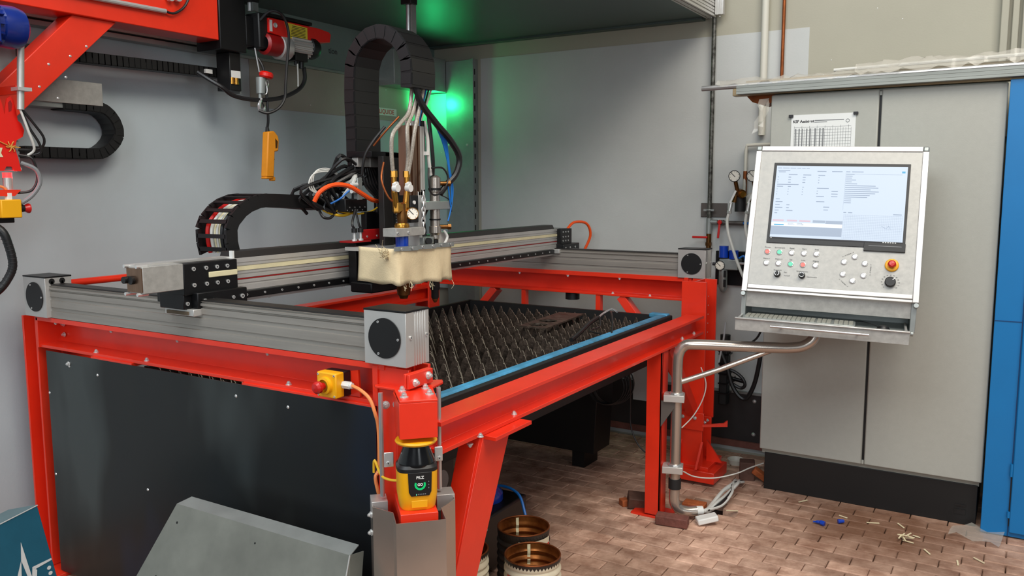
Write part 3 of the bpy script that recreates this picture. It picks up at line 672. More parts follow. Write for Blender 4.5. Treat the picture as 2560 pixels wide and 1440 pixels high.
# plasma torch (steel)
t2 = T('plasma_torch', 'slim steel plasma torch clamped beside the brass torch', 'plasma torch', (-2.2, 2.965, 1.15))
part(MB().lathe([(.010,1.70),(.026,1.69),(.026,1.63),(.022,1.625),(.022,1.48),(.027,1.478),(.027,1.45),(.018,1.44),(.018,1.425),(.012,1.42),(.012,1.36)], (-2.2, 2.967, 0), Z, 18), 'barrel', 'stainless', t2)
part(MB().cyl((-2.2, 2.967, 1.635), (-2.2, 2.967, 1.645), .028).cyl((-2.2, 2.967, 1.505), (-2.2, 2.967, 1.512), .025), 'black_ring', 'black_plastic', t2)
part(MB().cyl((-2.2, 2.967, 1.36), (-2.2, 2.967, 1.42), .014), 'neck', 'black_plastic', t2)
part(MB().lathe([(.022,1.27),(.022,1.205),(.017,1.195),(.017,1.165),(.008,1.15),(.005,1.142)], (-2.2, 2.96, 0), Z, 16), 'nozzle', 'belt_black', t2)
part(MB().lathe([(.013,1.165),(.013,1.155),(.006,1.143)], (-2.2, 2.96, 0), Z, 16), 'tip', 'copper', t2)
for z in (1.665, 1.475): part(MB().cyl((-2.2, 2.99, z), (-2.17, 3.02, z), .010).cyl((-2.17, 3.02, z), (-2.16, 3.03, z), .014, n=6), 'port', 'brass_dark', t2)
part(MB().box(-2.235, -2.172, 2.865, 3.055, 1.552, 1.588), 'clamp', 'galv', tc, .002); part(MB().box(-2.25, -2.20, 2.87, 2.90, 1.51, 1.64), 'clamp_block', 'alu', tc, .002)
part(MB().box(-2.24, -2.18, 2.855, 2.93, 1.405, 1.435), 'sensor_block', 'galv', tc, .002); part(MB().cyl((-2.18, 2.885, 1.42), (-2.16, 2.87, 1.42), .014), 'sensor', 'black_plastic', tc)
part(MB().box(-2.24, -2.20, 2.98, 3.06, 1.385, 1.45), 'side_plate', 'alu', tc, .002)
part(MB().box(-2.43, -2.19, 2.64, 3.05, 1.385, 1.40), 'apron_shelf', 'alu', tc)
# hanging chain of oval links
hc = T('safety_chain', 'short shiny link chain hanging in front of the torch valve block', 'chain', (-2.175, 2.845, 1.45))
for k in range(8):
    z = 1.615-k*.0215; a = k % 2
    u = (V((.7, .7, 0)) if a else V((-.7, .7, 0)))
    part(MB().tube([V((-2.17, 2.848-k*.0008, z))+u*.007*math.cos(t)+Z*.016*math.sin(t) for t in [i*math.pi/5 for i in range(11)]], .0028, 6, smooth=False), 'link', 'zinc', hc)
# apron of cloth
def apron():
    rows = []
    path = [(-2.33, 2.615), (-2.24, 2.60), (-2.16, 2.60), (-2.135, 2.62), (-2.13, 2.68), (-2.128, 2.76), (-2.13, 2.84), (-2.13, 2.92), (-2.132, 2.98), (-2.15, 3.01), (-2.22, 3.02), (-2.36, 3.02)]
    P = spline([(x, y, 0) for x, y in path], 4)
    for j in range(9):
        t = j/8; row = []
        for i, p in enumerate(P):
            s = i/len(P)
            w = .010*t*math.sin(s*23+1.2*t)+.006*t*math.sin(s*47)
            out = V((p.x+2.3, p.y-2.8, 0)).normalized()
            zb = 1.265-.030*s+.004*math.sin(s*40)
            row.append((p.x+out.x*w, p.y+out.y*w, 1.407-.012*s+(zb-1.407+.012*s)*t))
        rows.append(row)
    return MB().sheet(rows)
ap = T('spark_apron', 'cream fabric spark apron with frayed hem hanging around the torches', 'apron', (-2.13, 2.8, 1.25))
part(apron(), 'cloth', 'apron', ap, solid=.003)
mb = MB()
for (a, b) in (((-2.13, 2.60), (-2.12, 2.74)), ((-2.12, 2.74), (-2.12, 2.86)), ((-2.12, 2.86), (-2.125, 3.0))):
    mb.bar((*a, 1.404), (*b, 1.400), .004, .018)
part(mb, 'clamp_strip', 'galv', ap)
for y in (2.63, 2.70, 2.77, 2.84, 2.90, 2.97): inst(SCREW, 'screw', ap, (-2.118, y, 1.403), X, .8)
mb = MB()
for k in range(26):
    a = math.radians(150+random.uniform(-55, 45)); l = random.uniform(.03, .055); z = random.uniform(1.36, 1.40)
    p = V((-2.16, 2.60, z)); mb.tube([p, p+V((random.uniform(-.02, .01), -.6*l, l*.4*math.sin(a))), p+V((random.uniform(-.03, .02), -l, l*math.sin(a)))], .0011, 4, 3)
for k in range(14):
    y = random.choice((2.66, 2.70, 2.83, 2.85, 2.99)); z = 1.262-(y-2.6)*.07
    mb.tube([(-2.13, y, z+.01), (-2.125+random.uniform(-.01, .01), y+random.uniform(-.006, .006), z-.01), (-2.125, y+random.uniform(-.01, .01), z-random.uniform(.012, .032))], .0009, 4, 3)
tag(part(mb, 'frayed_threads', 'fray', ap), kind='stuff')
# red sensor bracket on the carriage
sb = T('sensor_bracket', 'dark red bracket with two threaded sensors on top of the gantry beam', 'sensor bracket', (-2.45, 2.80, 1.42))
part(MB().box(-2.40, -2.39, 2.70, 2.832, 1.425, 1.470), 'bracket_plate', 'red_dark', sb, .003); part(MB().box(-2.45, -2.38, 2.63, 2.75, 1.418, 1.425), 'bracket_foot', 'red_dark', sb)
for y in (2.656, 2.695):
    s = part(MB().cyl((-2.39, y, 1.425), (-2.39, y, 1.46), .006).cyl((-2.39, y, 1.425), (-2.39, y, 1.433), .011, n=6), 'sensor_pin', 'zinc', sb)
    part(MB().cyl((-2.39, y, 1.46), (-2.39, y, 1.478), .012), 'sensor_plug', 'black_plastic', s)
for y in (2.735, 2.80): inst(SCREW, 'screw', sb, (-2.39, y, 1.44), X, .6)
# ================================================================== CABLE CHAINS
def chain(name, label, P, perp, width, thick, step, mat, open_bars=False, cables=(), link_name='link'):
    """energy chain of single links along path P; perp = direction of the chain's width"""
    P = spline(P, 14); t = T(name, label, 'cable chain', P[0]); perp = V(perp)
    b = MB(); h, w, l = thick/2, width/2, step/2
    if open_bars:
        pw = .012
        for s in (-1, 1): b.prism([(-l*1.12, -h), (l*1.0, -h), (l*1.12, -h*.4), (l*1.12, h*.4), (l*1.0, h), (-l*1.12, h), (-l*1.0, 0)], (s*w-pw/2, 0, 0), Z, Y, (pw, 0, 0))
        b.box(-w, w, h-.006, h, -l*.35, l*.35); b.box(-w, w, -h, -h+.006, -l*.35, l*.35)
    else:
        b.box(-w, w, -h, h, -l*1.22, l*1.22); b.box(-w-.0022, w+.0022, -h*.90, h*.90, -l*.9, l*.75)
        b.box(-w*.95, w*.95, -h-.002, h+.002, -l*.95, l*.85)
    me = b.mesh(link_name); me.materials.append(MATS[mat])
    acc = 0; nxt = step/2; base = OFF[t.name]
    for i in range(len(P)-1):
        a, c = P[i], P[i+1]; L = (c-a).length
        while nxt <= acc+L:
            p = a.lerp(c, (nxt-acc)/L); d = (c-a).normalized(); u = perp; v = d.cross(u)
            o = bpy.data.objects.new(link_name, me); COL.objects.link(o); o.parent = t
            m = MX((u, v, d)).transposed().to_4x4(); m.translation = p-base; o.matrix_local = m; nxt += step
        acc += L
    for (off, r, cm, lift) in cables:
        pts = []
        for i in range(0, len(P), 3):
            d = (P[min(i+1, len(P)-1)]-P[max(i-1, 0)]).normalized(); v = d.cross(perp); pts.append(P[i]+perp*off+v*lift)
        part(MB().tube(pts, r, 6, 1), 'cable', cm, t)
    return t
yc = 2.833
xl, xr = -2.483, -2.178; rc = (xr-xl)/2; xm = (xl+xr)/2; zc = 2.125
path = [(xl, yc, 1.80), (xl, yc, 1.90), (xl-.004, yc, 2.02), (xl, yc, zc)]
path += [(xm-rc*math.cos(math.radians(a)), yc, zc+(rc+.01)*math.sin(math.radians(a))) for a in range(20, 180, 20)]
path += [(xr, yc, zc), (xr-.002, yc, 2.04)]
chain('cable_chain', 'tall black enclosed cable chain looping over above the torches', path, Y, .160, .056, .052, 'black_plastic')
path = [(-2.668, 2.190, 1.395), (-2.668, 2.180, 1.447), (-2.668, 2.184, 1.50), (-2.668, 2.211, 1.537), (-2.668, 2.256, 1.571), (-2.668, 2.316, 1.592), (-2.668, 2.38, 1.597), (-2.668, 2.56, 1.589), (-2.668, 2.68, 1.580), (-2.668, 2.80, 1.571)]
chain('cable_chain', 'black open cable chain with red and white cables rising from the gantry end', path, X, .165, .054, .046, 'black_plastic', True,
      ((-.055, .011, 'red_plastic', .004), (-.032, .008, 'hose_white', .004), (-.014, .006, 'strip_cream', .006), (0.0, .006, 'hose_white', .004), (.014, .005, 'strip_cream', .004), (.032, .009, 'cable_black', .0), (.052, .009, 'cable_black', 0)))
path = [(-3.715, 2.02, 1.803), (-3.715, 2.20, 1.803), (-3.715, 2.34, 1.805), (-3.715, 2.395, 1.820), (-3.715, 2.445, 1.865), (-3.715, 2.462, 1.912), (-3.715, 2.445, 1.965), (-3.715, 2.405, 2.005), (-3.715, 2.35, 2.018), (-3.715, 2.2, 2.02)]
chain('cable_chain', 'black cable chain bending in a U on the left wall below the silver duct', path, X, .10, .046, .034, 'black_plastic')
path = [(-3.62, 2.0, 2.222), (-3.62, 2.3, 2.224), (-3.62, 2.6, 2.230), (-3.62, 2.85, 2.234), (-3.62, 3.04, 2.236)]
chain('cable_chain', 'straight black ribbed cable chain running below the red crane beam', path, X, .06, .046, .03, 'black_plastic')
# ================================================================== HOSES AND CABLES AT THE TORCH
ho = T('torch_hoses', 'bundle of braided, black and blue hoses dropping from the cable loop to the torches', 'hoses', (-2.2, 2.85, 1.95))
def hose(mat, r, pts, name='hose', n=8): return part(MB().tube(pts, r, n), name, mat, ho)
hose('hose_braid', .0085, [(-2.20, 2.82, 2.06), (-2.195, 2.79, 1.96), (-2.19, 2.73, 1.91), (-2.19, 2.675, 1.86), (-2.195, 2.672, 1.79), (-2.2, 2.685, 1.71)])
hose('hose_braid', .0085, [(-2.19, 2.85, 2.06), (-2.19, 2.81, 1.96), (-2.185, 2.765, 1.90), (-2.18, 2.757, 1.84), (-2.19, 2.772, 1.77), (-2.2, 2.773, 1.71)])
hose('hose_braid', .0085, [(-2.18, 2.87, 2.06), (-2.18, 2.84, 1.97), (-2.17, 2.80, 1.90), (-2.175, 2.785, 1.82), (-2.185, 2.782, 1.76), (-2.195, 2.776, 1.70)])
hose('cable_black', .014, [(-2.17, 2.80, 2.08), (-2.165, 2.83, 2.00), (-2.155, 2.92, 1.92), (-2.15, 3.02, 1.85), (-2.15, 3.085, 1.78), (-2.16, 3.075, 1.71), (-2.18, 3.03, 1.66), (-2.195, 3.00, 1.62)])
for k in range(4): hose('hose_blue', .0035, [(-2.185+.004*k, 2.93, 1.95), (-2.175+.003*k, 2.985+.006*k, 1.86), (-2.175, 3.02+.005*k, 1.79), (-2.172, 3.035+.006*(k % 2), 1.73), (-2.17, 3.05+.012*(k % 2), 1.64), (-2.168, 3.045, 1.56), (-2.168, 3.02, 1.50 if k % 2 else 1.67)])
for k in range(7): hose(('hose_white', 'cable_black', 'hose_white', 'yellow_wire', 'hose_blue', 'cable_black', 'hose_white')[k], .004, [(-2.19+.004*k, 2.84+.012*k, 2.07), (-2.2, 2.84+.013*k, 2.0), (-2.215, 2.86+.006*k, 1.93), (-2.225, 2.885+.004*k, 1.87)])
hose('hose_white', .008, [(-2.21, 2.91, 1.93), (-2.20, 2.92, 1.86), (-2.20, 2.925, 1.78), (-2.20, 2.94, 1.70)])
hose('cable_black', .008, [(-2.20, 2.93, 1.95), (-2.19, 2.935, 1.84), (-2.19, 2.945, 1.76), (-2.2, 2.955, 1.70)])
hose('cable_black', .008, [(-2.21, 2.90, 1.93), (-2.21, 2.905, 1.83), (-2.22, 2.91, 1.70), (-2.225, 2.90, 1.60), (-2.22, 2.92, 1.45)])
hose('cable_black', .004, [(-2.18, 2.90, 1.73), (-2.165, 2.88, 1.68), (-2.165, 2.90, 1.62), (-2.16, 2.96, 1.625), (-2.165, 3.02, 1.68), (-2.17, 2.99, 1.73), (-2.18, 2.92, 1.73)])
hose('cable_black', .006, [(-2.30, 2.76, 1.90), (-2.33, 2.72, 1.84), (-2.36, 2.70, 1.78), (-2.38, 2.70, 1.70)])
hose('copper', .004, [(-2.24, 2.78, 1.94), (-2.28, 2.74, 1.88), (-2.33, 2.72, 1.82)])
for k in range(5): hose('cable_black', .006, [(-2.24+.01*k, 2.885+.008*k, 1.56), (-2.235, 2.90+.006*k, 1.50), (-2.23, 2.895+.01*k, 1.44), (-2.22, 2.90+.01*k, 1.40)])
hose('white_plastic', .006, [(-2.185, 3.01, 1.46), (-2.18, 3.03, 1.43), (-2.185, 3.015, 1.40)])
hose('cable_black', .0025, [(-2.2, 2.99, 1.62), (-2.17, 3.04, 1.59), (-2.17, 3.05, 1.54)])
# cable cluster at the carriage
cc = T('cable_cluster', 'tangled knot of black cables behind the torch carriage above the gantry', 'cables', (-2.5, 2.65, 1.6))
rr = random.Random(3)
for k in range(26):
    a = V((-2.53+rr.uniform(-.10, .06), 2.70+rr.uniform(-.10, .12), 1.56+rr.uniform(-.03, .03)))
    e = V((-2.47+rr.uniform(-.04, .02), 2.745+rr.uniform(-.01, .14), 1.74+rr.uniform(-.06, .03)))
    m1 = a+V((rr.uniform(-.05, .03), rr.uniform(-.10, .02), rr.uniform(.03, .12))); m2 = e+V((rr.uniform(-.04, .02), rr.uniform(-.10, .01), rr.uniform(-.06, .02)))
    part(MB().tube([a, m1, m2, e], rr.choice((.004, .005, .007, .008)), 6), 'cable', 'cable_black' if rr.random() < .86 else 'hose_white', cc)
for k in range(7): part(MB().tube([(-2.46, 2.80+.012*k, 1.74), (-2.45, 2.80+.02*k, 1.66), (-2.44, 2.86+.01*k, 1.60), (-2.45, 2.88+.008*k, 1.54)], .007, 6), 'cable', 'cable_black', cc)
for k in range(3): part(MB().tube([(-2.52, 2.66, 1.60), (-2.53, 2.55+.012*k, 1.64), (-2.53, 2.565+.008*k, 1.70+.006*k), (-2.52, 2.65, 1.715+.006*k), (-2.50, 2.71, 1.69)], .003, 6), 'cable', 'hose_white', cc)
part(MB().tube([(-2.46, 2.50, 1.592), (-2.44, 2.515, 1.632), (-2.42, 2.565, 1.658), (-2.40, 2.635, 1.655), (-2.39, 2.71, 1.622), (-2.39, 2.765, 1.598), (-2.41, 2.83, 1.588)], .0095, 8), 'orange_cable', 'orange', cc)
part(MB().tube([(-2.53, 2.62, 1.555), (-2.50, 2.65, 1.535), (-2.48, 2.70, 1.53), (-2.47, 2.745, 1.545)], .006, 8), 'yellow_cable', 'yellow_wire', cc)
part(MB().tube([(-2.49, 2.66, 1.55), (-2.46, 2.75, 1.535), (-2.45, 2.84, 1.545), (-2.44, 2.90, 1.58)], .004, 8), 'yellow_cable', 'yellow_wire', cc)
part(MB().tube([(-2.50, 2.62, 1.575), (-2.47, 2.66, 1.60), (-2.46, 2.70, 1.63), (-2.45, 2.735, 1.645)], .004, 8), 'blue_cable', 'hose_blue', cc)
part(MB().tube([(-2.53, 2.60, 1.55), (-2.51, 2.60, 1.525), (-2.50, 2.63, 1.52), (-2.50, 2.66, 1.54)], .006, 8), 'cable', 'cable_black', cc)
for (y, z) in ((2.70, 1.66), (2.70, 1.632)): part(MB().cyl((-2.44, y, z), (-2.44, y+.035, z), .009), 'white_plug', 'white_plastic', cc)
part(MB().box(-2.46, -2.435, 2.735, 2.765, 1.595, 1.69), 'terminal_block', 'galv', cc, .002)
part(MB().box(-2.50, -2.44, 2.66, 2.80, 1.545, 1.60), 'junction_block', 'black_plastic', cc, .004)
for y in (2.656, 2.695): part(MB().tube([(-2.39, y, 1.478), (-2.395, y-.006, 1.50), (-2.42, 2.70, 1.555)], .005, 6), 'cable', 'cable_black', cc)
for k in range(8): inst(SCREW, 'screw', cc, (-2.439, 2.67+.016*k, 1.552+.012*(k % 2)), X, .35)
# ================================================================== NEAR CORNER: scanner bracket (local axes: x right, y back into the machine, z up)
s2 = math.sqrt(.5); CO = V((-1.5, 1.93, 0))+V((s2, s2, 0))*-.02
CM = MX(((s2, -s2, 0), (s2, s2, 0), (0, 0, 1))).to_4x4(); CM.translation = CO     # local x -> (.7,.7,0), local y -> (-.7,.7,0)
br = T('scanner_bracket', 'red bracket on the near table corner with bolted star-shaped plate and two guide rods', 'bracket', None, mat=CM)
pl = [(-.050, -.135), (.057, -.135), (.064, .012), (.105, .072), (.108, .10), (.080, .105), (.022, .03), (-.022, .03), (-.075, .10), (-.103, .085), (-.103, .07), (-.05, .018)]
part(MB().prism(pl, (0, 0, 1.048), X, Y, (0, 0, .008)), 'star_plate', 'red_paint', br, .002)
part(MB().prism([(-.055, 0), (.055, 0), (.05, .12), (-.05, .12)], (0, 0, 1.048), X, -Y*1, (0, 0, -.006)), 'box_top', 'red_paint', br)
mb = MB(); mb.prism([(-.052, 1.048), (.056, 1.048), (.056, .945), (-.052, .945)], (0, -.135, 0), X, Z, (0, .006, 0))
mb.prism([(-.129, 1.048), (-.05, 1.048), (.03, 1.048), (.0, .95), (-.129, .945)], (-.052, 0, 0), Y, Z, (.005, 0, 0)).prism([(-.129, 1.048), (.03, 1.048), (.0, .95), (-.129, .945)], (.051, 0, 0), Y, Z, (.005, 0, 0))
mb.box(-.052, .056, -.13, 0, .945, .95)
part(mb, 'hood_box', 'red_paint', br, .001)
for (x, y) in ((-.03, -.018), (-.033, -.095), (.04, -.006), (.042, -.078)): inst(BOLT, 'bolt', br, (x, y, 1.056), Z, 1.0)
part(MB().box(-.045, .045, .0, .05, .30, 1.047), 'rear_column', 'red_paint', br, .001)
for q in (-.075, -.042): inst(BOLT, 'bolt', br, (q, .03, 1.005), -Y, 1.0)
for x in (-.092, .083): part(MB().cyl((x, 0.0+(.02 if x > 0 else 0), .735), (x, .0+(.02 if x > 0 else 0), 1.05), .007, n=12), 'guide_rod', 'steel', br)
part(MB().box(-.055, .052, -.155, .02, .70, .733), 'scanner_foot', 'red_paint', br, .002)
part(MB().obox((-.076, -.05, .862), X, Y, Z, .014, .002, .022), 'side_tab', 'zinc', br, .003)
part(MB().obox((.070, -.05, .868), X, Y, Z, .012, .002, .022), 'side_tab', 'zinc', br, .003)
for p in ((-.078, -.052, .852), (.072, -.052, .856)): inst(SCREW, 'screw', br, p, -Y, .8)
# scanner
sc = T('laser_scanner', 'yellow and black safety laser scanner with green ring display on the near table corner', 'laser scanner', None, mat=CM)
mb = MB()
prf = [(.0001, .733), (.050, .735), (.056, .745), (.058, .78), (.058, .838), (.054, .842)]
def rbox(mb, prof, cy, kx=1.0, ky=.92):   # superellipse body
    n = 28; rings = []
    for r, z in prof:
        ring = []
        for i in range(n):
            a = 2*math.pi*i/n; c, s = math.cos(a), math.sin(a); e = .55
            ring.append((r*kx*math.copysign(abs(c)**e, c), cy+r*ky*math.copysign(abs(s)**e, s), z))
        rings.append(ring)
    vs = [p for r in rings for p in r]; m = len(rings)
    mb._add(vs, [(j*n+i, j*n+(i+1) % n, (j+1)*n+(i+1) % n, (j+1)*n+i) for j in range(m-1) for i in range(n)]+[tuple(range(n))[::-1], tuple(range((m-1)*n, m*n))]); return mb
part(rbox(MB(), [(.048, .733), (.052, .740), (.057, .775), (.058, .846)], -.085), 'lower_housing', 'yellow', sc)
part(rbox(MB(), [(.0585, .846), (.0582, .856), (.052, .864)], -.085), 'middle_ring', 'black_plastic', sc)
part(MB().lathe([(.053, .860), (.053, .870), (.038, .910), (.038, .925)], (0, -.085, 0), Z, 32), 'window_cone', 'black_gloss', sc)
part(MB().lathe([(.0001, .922), (.058, .922), (.061, .927), (.058, .932), (.0001, .932)], (0, -.085, 0), Z, 32), 'top_disc', 'yellow', sc)
fy = -.1405
part(MB().prism([(-.034, .847), (.034, .847), (.032, .790), (.026, .778), (-.026, .778), (-.032, .790)], (.003, fy, 0), X, Z, (0, .006, 0)), 'display_face', 'black_plastic', sc, .001)
mb = MB(); q = []
for k in range(19):
    a = math.radians(-205+k*230/18+0); q.append((.016*math.cos(a), .016*math.sin(a)))
for k in range(18, -1, -1):
    a = math.radians(-205+k*230/18); q.append((.0105*math.cos(a), .0105*math.sin(a)))
for i in range(18): mb.prism([q[i], q[i+1], q[36-i], q[37-i]], (.003, fy-.001, .812), X, Z, (0, .001, 0))
part(mb, 'green_ring', 'led_scan', sc)
text('PILZ', .0115, 'brand_lettering', 'white_text', sc, (.003, fy-.0009, .8325), X, Z, bold=.0003)
text('GO', .010, 'display_lettering', 'white_text', sc, (.003, fy-.0009, .812), X, Z, bold=.0004)
mb = MB()
for k in range(3): mb.box(.0265, .0285, fy-.001, fy, .800+.009*k, .803+.009*k)
for k in range(5): mb.box(-.004+.005*k, -.001+.005*k, fy-.001, fy, .7825, .785)
part(mb, 'status_marks', 'ink_grey', sc); part(MB().box(-.009, -.007, fy-.001, fy, .781, .785), 'status_led', 'led_green', sc)
part(MB().box(-.022, .024, -.1378, -.1358, .743, .764), 'service_flap', 'yellow', sc, .001)
part(MB().tube([(-.05, -.06, .80), (-.075, -.03, .795), (-.095, .0, .80), (-.112, .02, .84), (-.114, .03, .80)], .004), 'cable', 'yellow_wire', sc)
# stainless lift cover
cv = T('folded_cover', 'folded stainless steel guard standing open-topped around the scanner post', 'guard cover', None, mat=CM)
out = [(-.124, .075), (-.124, -.03), (-.070, -.088), (-.070, -.172), (.071, -.172), (.071, -.086), (.123, -.022), (.123, .09)]
inn = [(x*(.985)+(.0 if abs(x) > .1 else 0), y+.003) for x, y in out]
mb = MB()
for i in range(len(out)-1): mb.prism([out[i], out[i+1], inn[i+1], inn[i]], (0, 0, 0), X, Y, (0, 0, .715))
part(mb, 'folded_sheet', 'stainless', cv)
for x0, x1, y in ((-.126, -.078, .03), (.07, .125, .04)):
    part(MB().box(x0, x1, y-.045, y+.02, .675, .724), 'tab_block', 'alu', cv, .001)
for x, z in ((-.127, .685), (-.127, .63)): inst(BOLT, 'bolt', cv, (x, -.01, z), (-1, -.4, 0), .8)
# emergency stop box on the near rail beam
es = T('emergency_stop', 'yellow emergency stop box with red mushroom button on the red table beam', 'emergency stop', (-1.80, 1.87, 1.0))
part(MB().box(-1.845, -1.765, 1.862, 1.90, 1.003, 1.082), 'yellow_cover', 'yellow', es, .004); part(MB().box(-1.845, -1.765, 1.895, 1.93, 1.003, 1.082), 'black_base', 'black_plastic', es, .003)
part(MB().lathe([(.028, 0), (.027, .012), (.020, .014)], (-1.807, 1.863, 1.042), -Y, 24), 'collar', 'yellow', es)
part(MB().lathe([(.011, .012), (.013, .028), (.019, .031), (.019, .042), (.013, .049), (.0001, .051)], (-1.807, 1.863, 1.042), -Y, 24), 'button', 'red_plastic', es)
for x in (-1.838, -1.772):
    for z in (1.010, 1.075): inst(SCREW, 'screw', es, (x, 1.862, z), -Y, .5)
part(MB().cyl((-1.765, 1.895, 1.043), (-1.735, 1.895, 1.043), .012, n=6).cyl((-1.735, 1.895, 1.043), (-1.728, 1.895, 1.043), .009), 'gland', 'white_plastic', es)
part(MB().tube([(-1.728, 1.895, 1.043), (-1.69, 1.89, 1.035), (-1.655, 1.89, 1.012), (-1.635, 1.89, .97), (-1.632, 1.90, .92), (-1.633, 1.90, .80), (-1.635, 1.885, .77), (-1.632, 1.90, .70)], .0055), 'cable', 'orange_soft', es)
part(MB().prism([(-1.79, 1.075), (-1.735, 1.085), (-1.73, 1.0), (-1.79, 1.0)], (0, 1.93, 0), X, Z, (0, .008, 0)), 'mount_plate', 'red_paint', es)
# ================================================================== OPERATOR CONSOLE
c = V((-.7479, 4.0988, 1.4923)); r_ = V((.9918, .1254, -.0244)); u_ = V((-.0195, .3372, .9412)); n_ = r_.cross(u_)
def fm(r, u, n, o):
    m = MX((r, u, n)).transposed().to_4x4(); m.translation = o; return m
con = T('control_console', 'tilted aluminium operator console with large screen, buttons and pulled-out keyboard drawer', 'control console', None, mat=fm(r_, u_, n_, c))
hw, hh = .38, .364
part(MB().box(-hw+.012, hw-.012, -hh+.01, hh-.012, -.012, -.002), 'front_panel', 'galv_spangle', con)
part(MB().box(-hw+.01, hw-.01, -hh+.03, hh-.02, -.16, -.012), 'housing', 'galv', con, .003)
for (x0, x1, y0, y1) in ((-hw, -hw+.026, -hh, hh-.024), (hw-.026, hw, -hh, hh-.024), (-hw+.026, hw-.026, hh-.024, hh), (-hw+.026, hw-.026, -hh, -hh+.012)):
    part(MB().box(x0, x1, y0, y1, -.05, .004), 'frame_profile', 'alu', con, .002)
part(MB().box(-hw+.026, hw-.026, -hh+.014, -hh+.036, -.01, .008), 'ledge', 'alu', con, .003)
for x in (-hw+.013, hw-.013): part(MB().box(x-.013, x+.013, hh-.025, hh+.001, -.05, .006), 'corner_cap', 'galv', con, .006)
for x in (-hw+.010, hw-.010): part(MB().cyl((x, -hh-.012, -.02), (x, -hh-.012, .006), .010), 'corner_knob', 'galv', con)
scn = part(MB().box(-.2887, .3085, -.122, .279, -.004, .003), 'screen_bezel', 'black_plastic', con, .001)
part(MB().box(.139, .3105, -.139, -.10, -.004, .008), 'bezel_foot', 'black_plastic', scn, .001)
part(MB().box(.158, .295, -.117, -.114, .008, .009), 'bezel_gloss', 'ink_grey', scn)
part(MB().box(-.276, .297, -.093, .264, .003, .0036), 'display', 'screen', scn)
z1, z2 = .0037, .0041
part(MB().box(-.2758, .040, -.080, -.038, z1, z2), 'log_window', 'screen_slate', scn)
part(MB().box(-.2758, .040, -.038, -.020, z1, z2), 'progress_window', 'screen_lite', scn)
part(MB().box(-.262, -.218, -.034, -.029, z2, z2+.0004), 'progress_bar', 'screen_cyan', scn)
part(MB().box(-.276, .297, -.1, -.0935, .0032, .0038), 'task_bar', 'ink', scn); part(MB().box(.274, .288, .234, .243, z1, z2), 'screen_logo', 'screen_cyan', scn)
mb = MB(); rr = random.Random(5)
def tl(x, y, w, h=.0034): mb.box(x, x+w, y, y+h, z1, z2)
for x, w in ((-.27, .018), (-.247, .03), (-.213, .026), (-.182, .018), (-.16, .016), (-.14, .014)): tl(x, .251, w, .0026)
tl(-.268, .238, .055); tl(-.265, .231, .032); tl(-.09, .236, .04); tl(-.025, .236, .046); tl(.037, .236, .018); tl(.062, .236, .05)
tl(-.218, .218, .04); tl(-.152, .217, .036); tl(-.084, .216, .03)
for k in range(3):
    y = .205-.013*k
    for x, w in ((-.267, .004), (-.218, .012), (-.153, .013), (-.083, .005)): tl(x, y, w)
tl(-.267, .168, .098); tl(-.267, .158, .028); tl(-.217, .158, .014); tl(-.151, .156, .007); tl(-.085, .152, .052)
for k in range(3):
    y = .145-.013*k
    for x, w in ((-.266, .003), (-.216, .004), (-.151, .004)): tl(x, y, w)
for k, y in enumerate((.138, .125, .112)):
    tl(-.085, y, .005 if k < 2 else .034); tl(-.02, y, .028)
for y, w in ((.094, .018), (.081, .032), (.066, .02), (.052, .034), (.038, .018), (.025, .013)): tl(-.266, y, w)
for y, w in ((.066, .014), (.052, .012), (.038, .03)): tl(-.215, y, w)
tl(-.083, .086, .036); tl(-.05, .06, .026); tl(-.048, .046, .02)
for k, w in enumerate((.036, .028, .026, .044, .026, .05, .13, .142, .11, .145, .13, .108, .098, .03, .03, .03)): tl(.038, .224-.0093*k, w, .003)
tl(.04, .037, .012); tl(.06, .037, .018); tl(.25, .034, .036)
tl(.036, .226, .24, .0008); mb.box(.036, .0366, .05, .235, z1, z2)
for x in (-.20, -.16): tl(x, -.030, .03); tl(x, -.025, .024)
tag(part(mb, 'screen_text', 'ink_blue', scn), kind='stuff')
mb = MB()
for k in range(33): mb.box(.042+k*.0077, .0424+k*.0077, -.088, .030, z1, z2)
for k in range(16): mb.box(.042, .29, -.088+k*.0077, -.0876+k*.0077, z1, z2)
mb.bar((.205, -.02, z2), (.226, -.034, z2), .0012, .0004, Z); mb.bar((.226, -.034, z2), (.235, -.018, z2), .0012, .0004, Z); mb.bar((.235, -.018, z2), (.243, -.034, z2), .0012, .0004, Z)
part(mb, 'screen_grid', 'ink_blue', scn)
mb = MB()
for x, w in ((-.27, .05), (-.205, .045), (-.15, .05)): mb.box(x, x+w, -.014, -.006, z1, z2)
part(mb, 'screen_alerts', 'screen_pink', scn)
part(MB().box(-.09, -.036, -.016, -.004, z1, z2).box(-.034, .04, -.020, -.004, z1, z2), 'screen_keys', 'screen_slate', scn)
mb = MB()
for k in range(6): mb.box(.215+.010*k, .221+.010*k, -.0985, -.0955, .0038, .0042)
mb.box(-.272, -.267, -.0985, -.0955, .0038, .0042)
part(mb, 'task_icons', 'white_text', scn)
def pbtn(x, y, mat, ring='zinc'):
    b = part(MB().lathe([(.0135, 0), (.0135, .004), (.0105, .0055), (.0105, .004)], (x, y, -.002), Z, 20), 'push_button', ring, con)
    part(MB().lathe([(.0102, .002), (.0098, .006), (.0055, .0065), (.0050, .0045), (.0001, .0045)], (x, y, -.002), Z, 20), 'cap', mat, b)
lab1 = ('Corsor', 'Schneid-CC', 'Reset', 'Start', 'Stop'); lab2 = ('Makro 1', 'Makro 2', 'Set', 'Licht', 'Eilgang')
